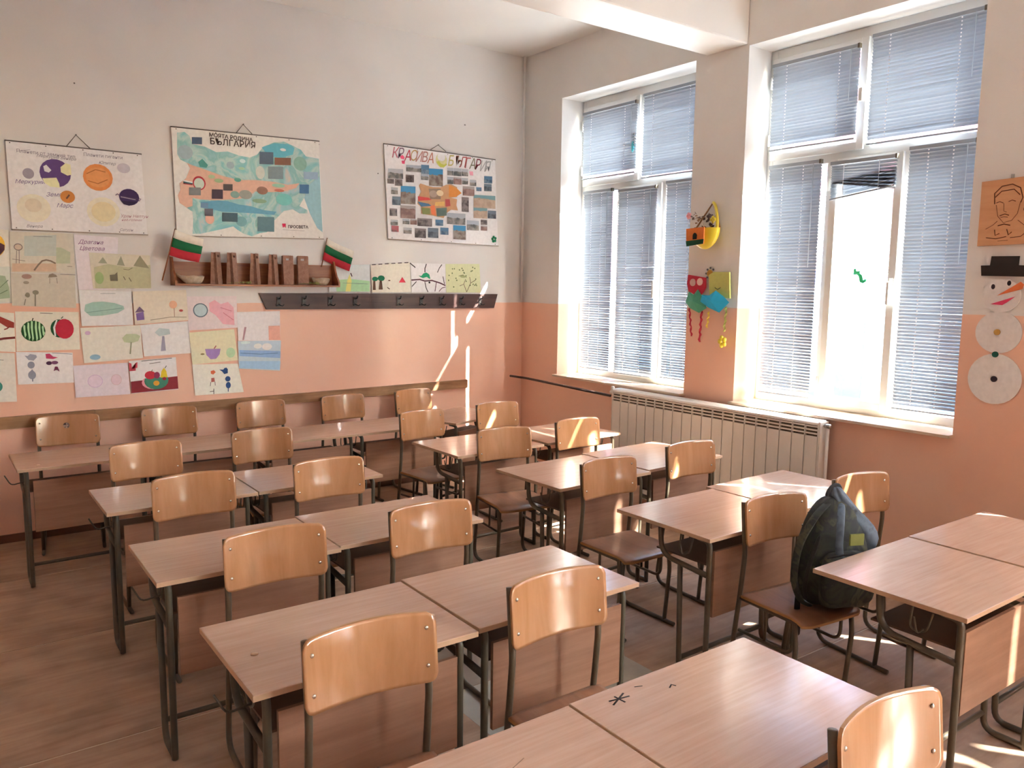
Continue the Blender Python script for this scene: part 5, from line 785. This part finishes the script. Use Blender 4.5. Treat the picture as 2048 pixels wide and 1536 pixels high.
for i in range(44):
    y, z, x = q.uniform(3.86, 4.07), q.uniform(2.19, 2.30), q.uniform(4.53, 4.61); a = q.uniform(0, 6.28); s = .018
    fo.add([(x, y, z), (x+s*.4, y+s*math.cos(a), z+s*math.sin(a)), (x, y+1.7*s*math.cos(a+.4), z+1.7*s*math.sin(a+.4)), (x-s*.4, y+s*math.cos(a+.8), z+s*math.sin(a+.8))], [(0, 1, 2, 3)], [paint('#6b5a58'), paint('#9a7a5c'), paint('#5a4a4a')][i % 3])
relc(fo, 'dry_leaves')
pk = MB()
for a in range(5): pk.lathe([(.004, -.006), (.014, 0), (.004, .006)], paint('#d89aa4', 1.2), 8, (4.56, 4.095+.013*math.cos(a*1.257), 2.295+.013*math.sin(a*1.257)), 'x')
relc(pk, 'pink_blossom'); pk = MB()
for a in range(4): pk.lathe([(.004, -.006), (.015, 0), (.004, .006)], Yl, 8, (4.55, 3.86+.014*math.cos(a*1.57), 2.255+.014*math.sin(a*1.57)), 'x')
relc(pk, 'yellow_bow')
# red octopus-like mask with a green paper pot
def strm(pts, w, mat, x):
    """a crinkled paper streamer"""
    mb = MB(); n = len(pts); vs = []
    for i, (y, z) in enumerate(pts): vs += [(x+.004*(i % 2), y-w/2, z), (x-.004*(i % 2), y+w/2, z)]
    return mb.add(vs, [(2*i, 2*i+1, 2*i+3, 2*i+2) for i in range(n-1)], mat)
c1 = empty('paper_jellyfish', (4.62, 4.05, 1.37), label='red paper creature with two round eyes and red streamers', cat='paper figure')
def r1(mb, nm): o = mb.obj(nm, c1); o.location = (-4.62, -4.05, -1.37); return o
Rd = paint('#b52f42', 1.15); r1(MB().prism([(4.130, 1.868), (3.966, 1.846), (3.962, 1.775), (3.985, 1.74), (4.005, 1.722), (4.03, 1.735), (4.06, 1.720), (4.09, 1.735), (4.118, 1.740), (4.137, 1.80)], 'x', 4.615, 4.632, Rd), 'head')
for y, z in ((4.078, 1.811), (4.010, 1.816)):
    r1(disc(MB(), y, z, .026, .027, 4.608, 4.615, paint('#d9b9b0', 1.1), 16), 'eye')
zz = lambda y, z0, z1, dy, n: [(y+dy*i/n+.006*math.sin(i*2.1), z0+(z1-z0)*i/n) for i in range(n+1)]
r1(strm(zz(4.115, 1.62, 1.41, -.03, 12), .014, Rd, 4.628), 'streamer'); r1(strm(zz(3.992, 1.63, 1.372, .012, 14), .017, Rd, 4.626), 'streamer')
c2 = empty('paper_jellyfish', (4.62, 3.83, 1.36), label='pale yellow-green paper creature with yellow streamers behind the blue paper', cat='paper figure')
def r2(mb, nm): o = mb.obj(nm, c2); o.location = (-4.62, -3.83, -1.36); return o
Yg = paint('#b9bd6c', 1.15); r2(MB().prism([(3.935, 1.865), (3.89, 1.888), (3.75, 1.886), (3.735, 1.70), (3.92, 1.71)], 'x', 4.618, 4.630, Yg), 'head')
r2(MB().tube([(4.615, 3.87, 1.775), (4.615, 3.845, 1.762), (4.615, 3.82, 1.775)], .0025, paint('#5a6040'), 5), 'smile')
Ys = paint('#d9c050', 1.2); r2(strm(zz(3.925, 1.60, 1.48, .015, 8), .014, Ys, 4.627), 'streamer'); r2(strm(zz(3.77, 1.64, 1.46, .01, 9), .016, Yg, 4.628), 'streamer')
bw = MB()
for a in range(5): bw.lathe([(.003, -.008), (.02, 0), (.003, .008)], plain('bright_yellow_bow', '#f0d838', .4), 8, (4.60, 3.77+.022*math.cos(a*1.257), 1.39+.028*math.sin(a*1.257)), 'x')
r2(bw, 'bow')
def kite(pts, xs, mat, nm, label, L):
    o = empty(nm, L, label=label, cat='paper figure'); ys_ = [p[0] for p in pts]; c = (sum(ys_)/len(pts), sum(p[1] for p in pts)/len(pts))
    mb = MB(); n = len(pts); vs = [(xs, y, z) for y, z in pts]+[(xs-.035, c[0], c[1])]
    mb.add(vs, [(i, (i+1) % n, n) for i in range(n)]+[tuple(range(n))[::-1]], mat); q_ = mb.obj('folded_paper', o); q_.location = (-L[0], -L[1], -L[2]); return o
kite([(4.135, 1.665), (4.105, 1.745), (4.06, 1.72), (4.02, 1.762), (3.95, 1.68), (3.93, 1.625), (4.00, 1.588), (4.09, 1.62)], 4.605, paint('#4f9a7c', 1.15), 'folded_green_paper', 'green folded paper under the red creature', (4.60, 4.03, 1.60))
bl = kite([(3.98, 1.672), (3.965, 1.722), (3.90, 1.718), (3.84, 1.755), (3.77, 1.715), (3.715, 1.672), (3.80, 1.597), (3.90, 1.63)], 4.590, paint('#2aa3cf', 1.2), 'folded_blue_paper', 'bright blue folded paper with a white sunlit fold', (4.585, 3.85, 1.60))
sn2 = MB(); disc(sn2, 3.94, 1.877, .026, .027, 4.634, 4.640, paint('#b98a3c', 1.1), 14)
for a in range(8): t = a*math.pi/4; disc(sn2, 3.94+.038*math.cos(t), 1.877+.040*math.sin(t), .008, .008, 4.638, 4.642, paint('#6f7478'), 8)
sn2 = sn2.obj('paper_sun'); tag(sn2, 'small ochre paper sun with grey dots above the paper creatures', 'paper figure')

# ---- small things at the windows
gs = MB().prism([(2.985, 1.905), (2.972, 1.912), (2.965, 1.893), (2.940, 1.895), (2.942, 1.880), (2.925, 1.868), (2.915, 1.835), (2.895, 1.842), (2.893, 1.828), (2.915, 1.815), (2.938, 1.822), (2.948, 1.86), (2.962, 1.872), (2.985, 1.872)], 'x', FX+.026, FX+.0285, plain('green_cutout', '#1fae6c', .5)).obj('paper_cutout')
tag(gs, 'small bright green paper cutout on the uncovered window pane', 'cutout')
td = empty('glass_pendant', (FX-.055, 4.995, 2.93), label='small teal glass pendant hanging from the upper latch of the far window', cat='ornament')
MB().tube([(0, 0, .05), (0, 0, .115)], .002, paint('#2f6e6a'), 5).obj('cord', td); MB().lathe([(.003, .055), (.012, .03), (.016, .0), (.013, -.03), (.004, -.04)], plain('teal_glass', '#4fb6c4', .1, .6), 12).obj('drop', td)

# ================================================================ BACKPACK
bp = empty('backpack', (3.085, 1.885, .431), R(-24), label='dark camouflage school backpack sitting upright on the chair', cat='backpack')
CM = ramp_noise('dark_camouflage_cloth', [(.36, '#1c1e1c'), (.46, '#30352c'), (.54, '#22252a'), (.62, '#4a4d3c'), (.70, '#24272a')], 9, .75, 3)
GB = ramp_noise('grey_blue_cloth', [(.3, '#46525e'), (.55, '#5f6e7c'), (.75, '#343c44')], 14, .7, 3); BLK = plain('black_webbing', '#1b1b1d', .7, bump=.3, bscale=200)
def loft(secs, mat, n=22, pw=2.6, wr=.006, seed=1):
    """stack of super-ellipse sections (z, x, y, half-width, half-depth) with a few cloth folds"""
    q = random.Random(seed); vs = []; fs = []
    for (z, cx, cy_, a, b) in secs:
        for k in range(n):
            t = 2*math.pi*k/n; c, s_ = math.cos(t), math.sin(t); e = 2/pw
            w = 1+wr/max(a, .02)*(math.sin(5*t+z*31+seed)+.6*math.sin(9*t-z*47))
            vs.append((cx+math.copysign(abs(c)**e, c)*a*w, cy_+math.copysign(abs(s_)**e, s_)*b*w, z+.004*math.sin(3*t+z*20)))
    for i in range(len(secs)-1):
        for k in range(n): fs.append((i*n+k, i*n+(k+1) % n, (i+1)*n+(k+1) % n, (i+1)*n+k))
    fs += [tuple(range(n))[::-1], tuple((len(secs)-1)*n+k for k in range(n))]
    return MB().add(vs, fs, mat, True)
def sub(o): m = o.modifiers.new('smooth', 'SUBSURF'); m.levels = 1; m.render_levels = 1; return o
sub(loft([(.004, 0, 0, .11, .07), (.03, 0, 0, .150, .095), (.10, 0, .0, .165, .105), (.20, .003, .01, .162, .10), (.30, .012, .02, .145, .088), (.38, .02, .035, .112, .07), (.43, .028, .045, .075, .052), (.455, .03, .05, .04, .03)], CM).obj('body', bp))
sub(loft([(.015, 0, -.10, .09, .03), (.05, 0, -.115, .125, .045), (.13, 0, -.12, .130, .05), (.21, 0, -.11, .118, .042), (.26, 0, -.095, .09, .025)], CM, seed=4).obj('front_pocket', bp))
sub(loft([(.20, .14, .0, .03, .04), (.25, .155, .0, .055, .055), (.31, .15, .005, .055, .055), (.37, .11, .02, .05, .05), (.42, .06, .035, .045, .045), (.465, .035, .045, .03, .03), (.50, .03, .05, .012, .018)], GB, seed=7, wr=.009).obj('top_flap', bp))
tag(MB().box(.0, .065, -.118, -.108, .285, .335, paint('#7f8448'), .003).obj('patch', bp), 'olive green patch')
def strap(pts, w, mat, nm):
    mb = MB(); mb.tube(fillet(pts, .06, 5), w, mat, 8, flat=.32); return sub(mb.obj(nm, bp))
strap([(.0, .03, .44), (-.10, -.02, .40), (-.185, -.03, .27), (-.205, -.04, .12), (-.17, -.05, .03), (-.12, -.06, .01)], .020, CM, 'shoulder_strap')
strap([(.03, .0, .44), (-.03, -.09, .38), (-.05, -.115, .27), (-.03, -.12, .20)], .017, GB, 'shoulder_strap')
strap([(-.10, -.06, .33), (-.16, -.08, .20), (-.175, -.075, .10), (-.15, -.06, .04)], .012, BLK, 'webbing')
strap([(-.02, .04, .455), (.0, .04, .50), (.05, .05, .505), (.065, .05, .46)], .010, BLK, 'top_handle')
MB().tube([(-.115, -.135, .245), (-.05, -.155, .262), (.05, -.155, .262), (.115, -.135, .245)], .004, BLK, 6).obj('zipper', bp)
strap([(-.165, -.02, .06), (-.185, -.05, -.03), (-.18, -.06, -.12)], .016, BLK, 'webbing')

texts_to_mesh()
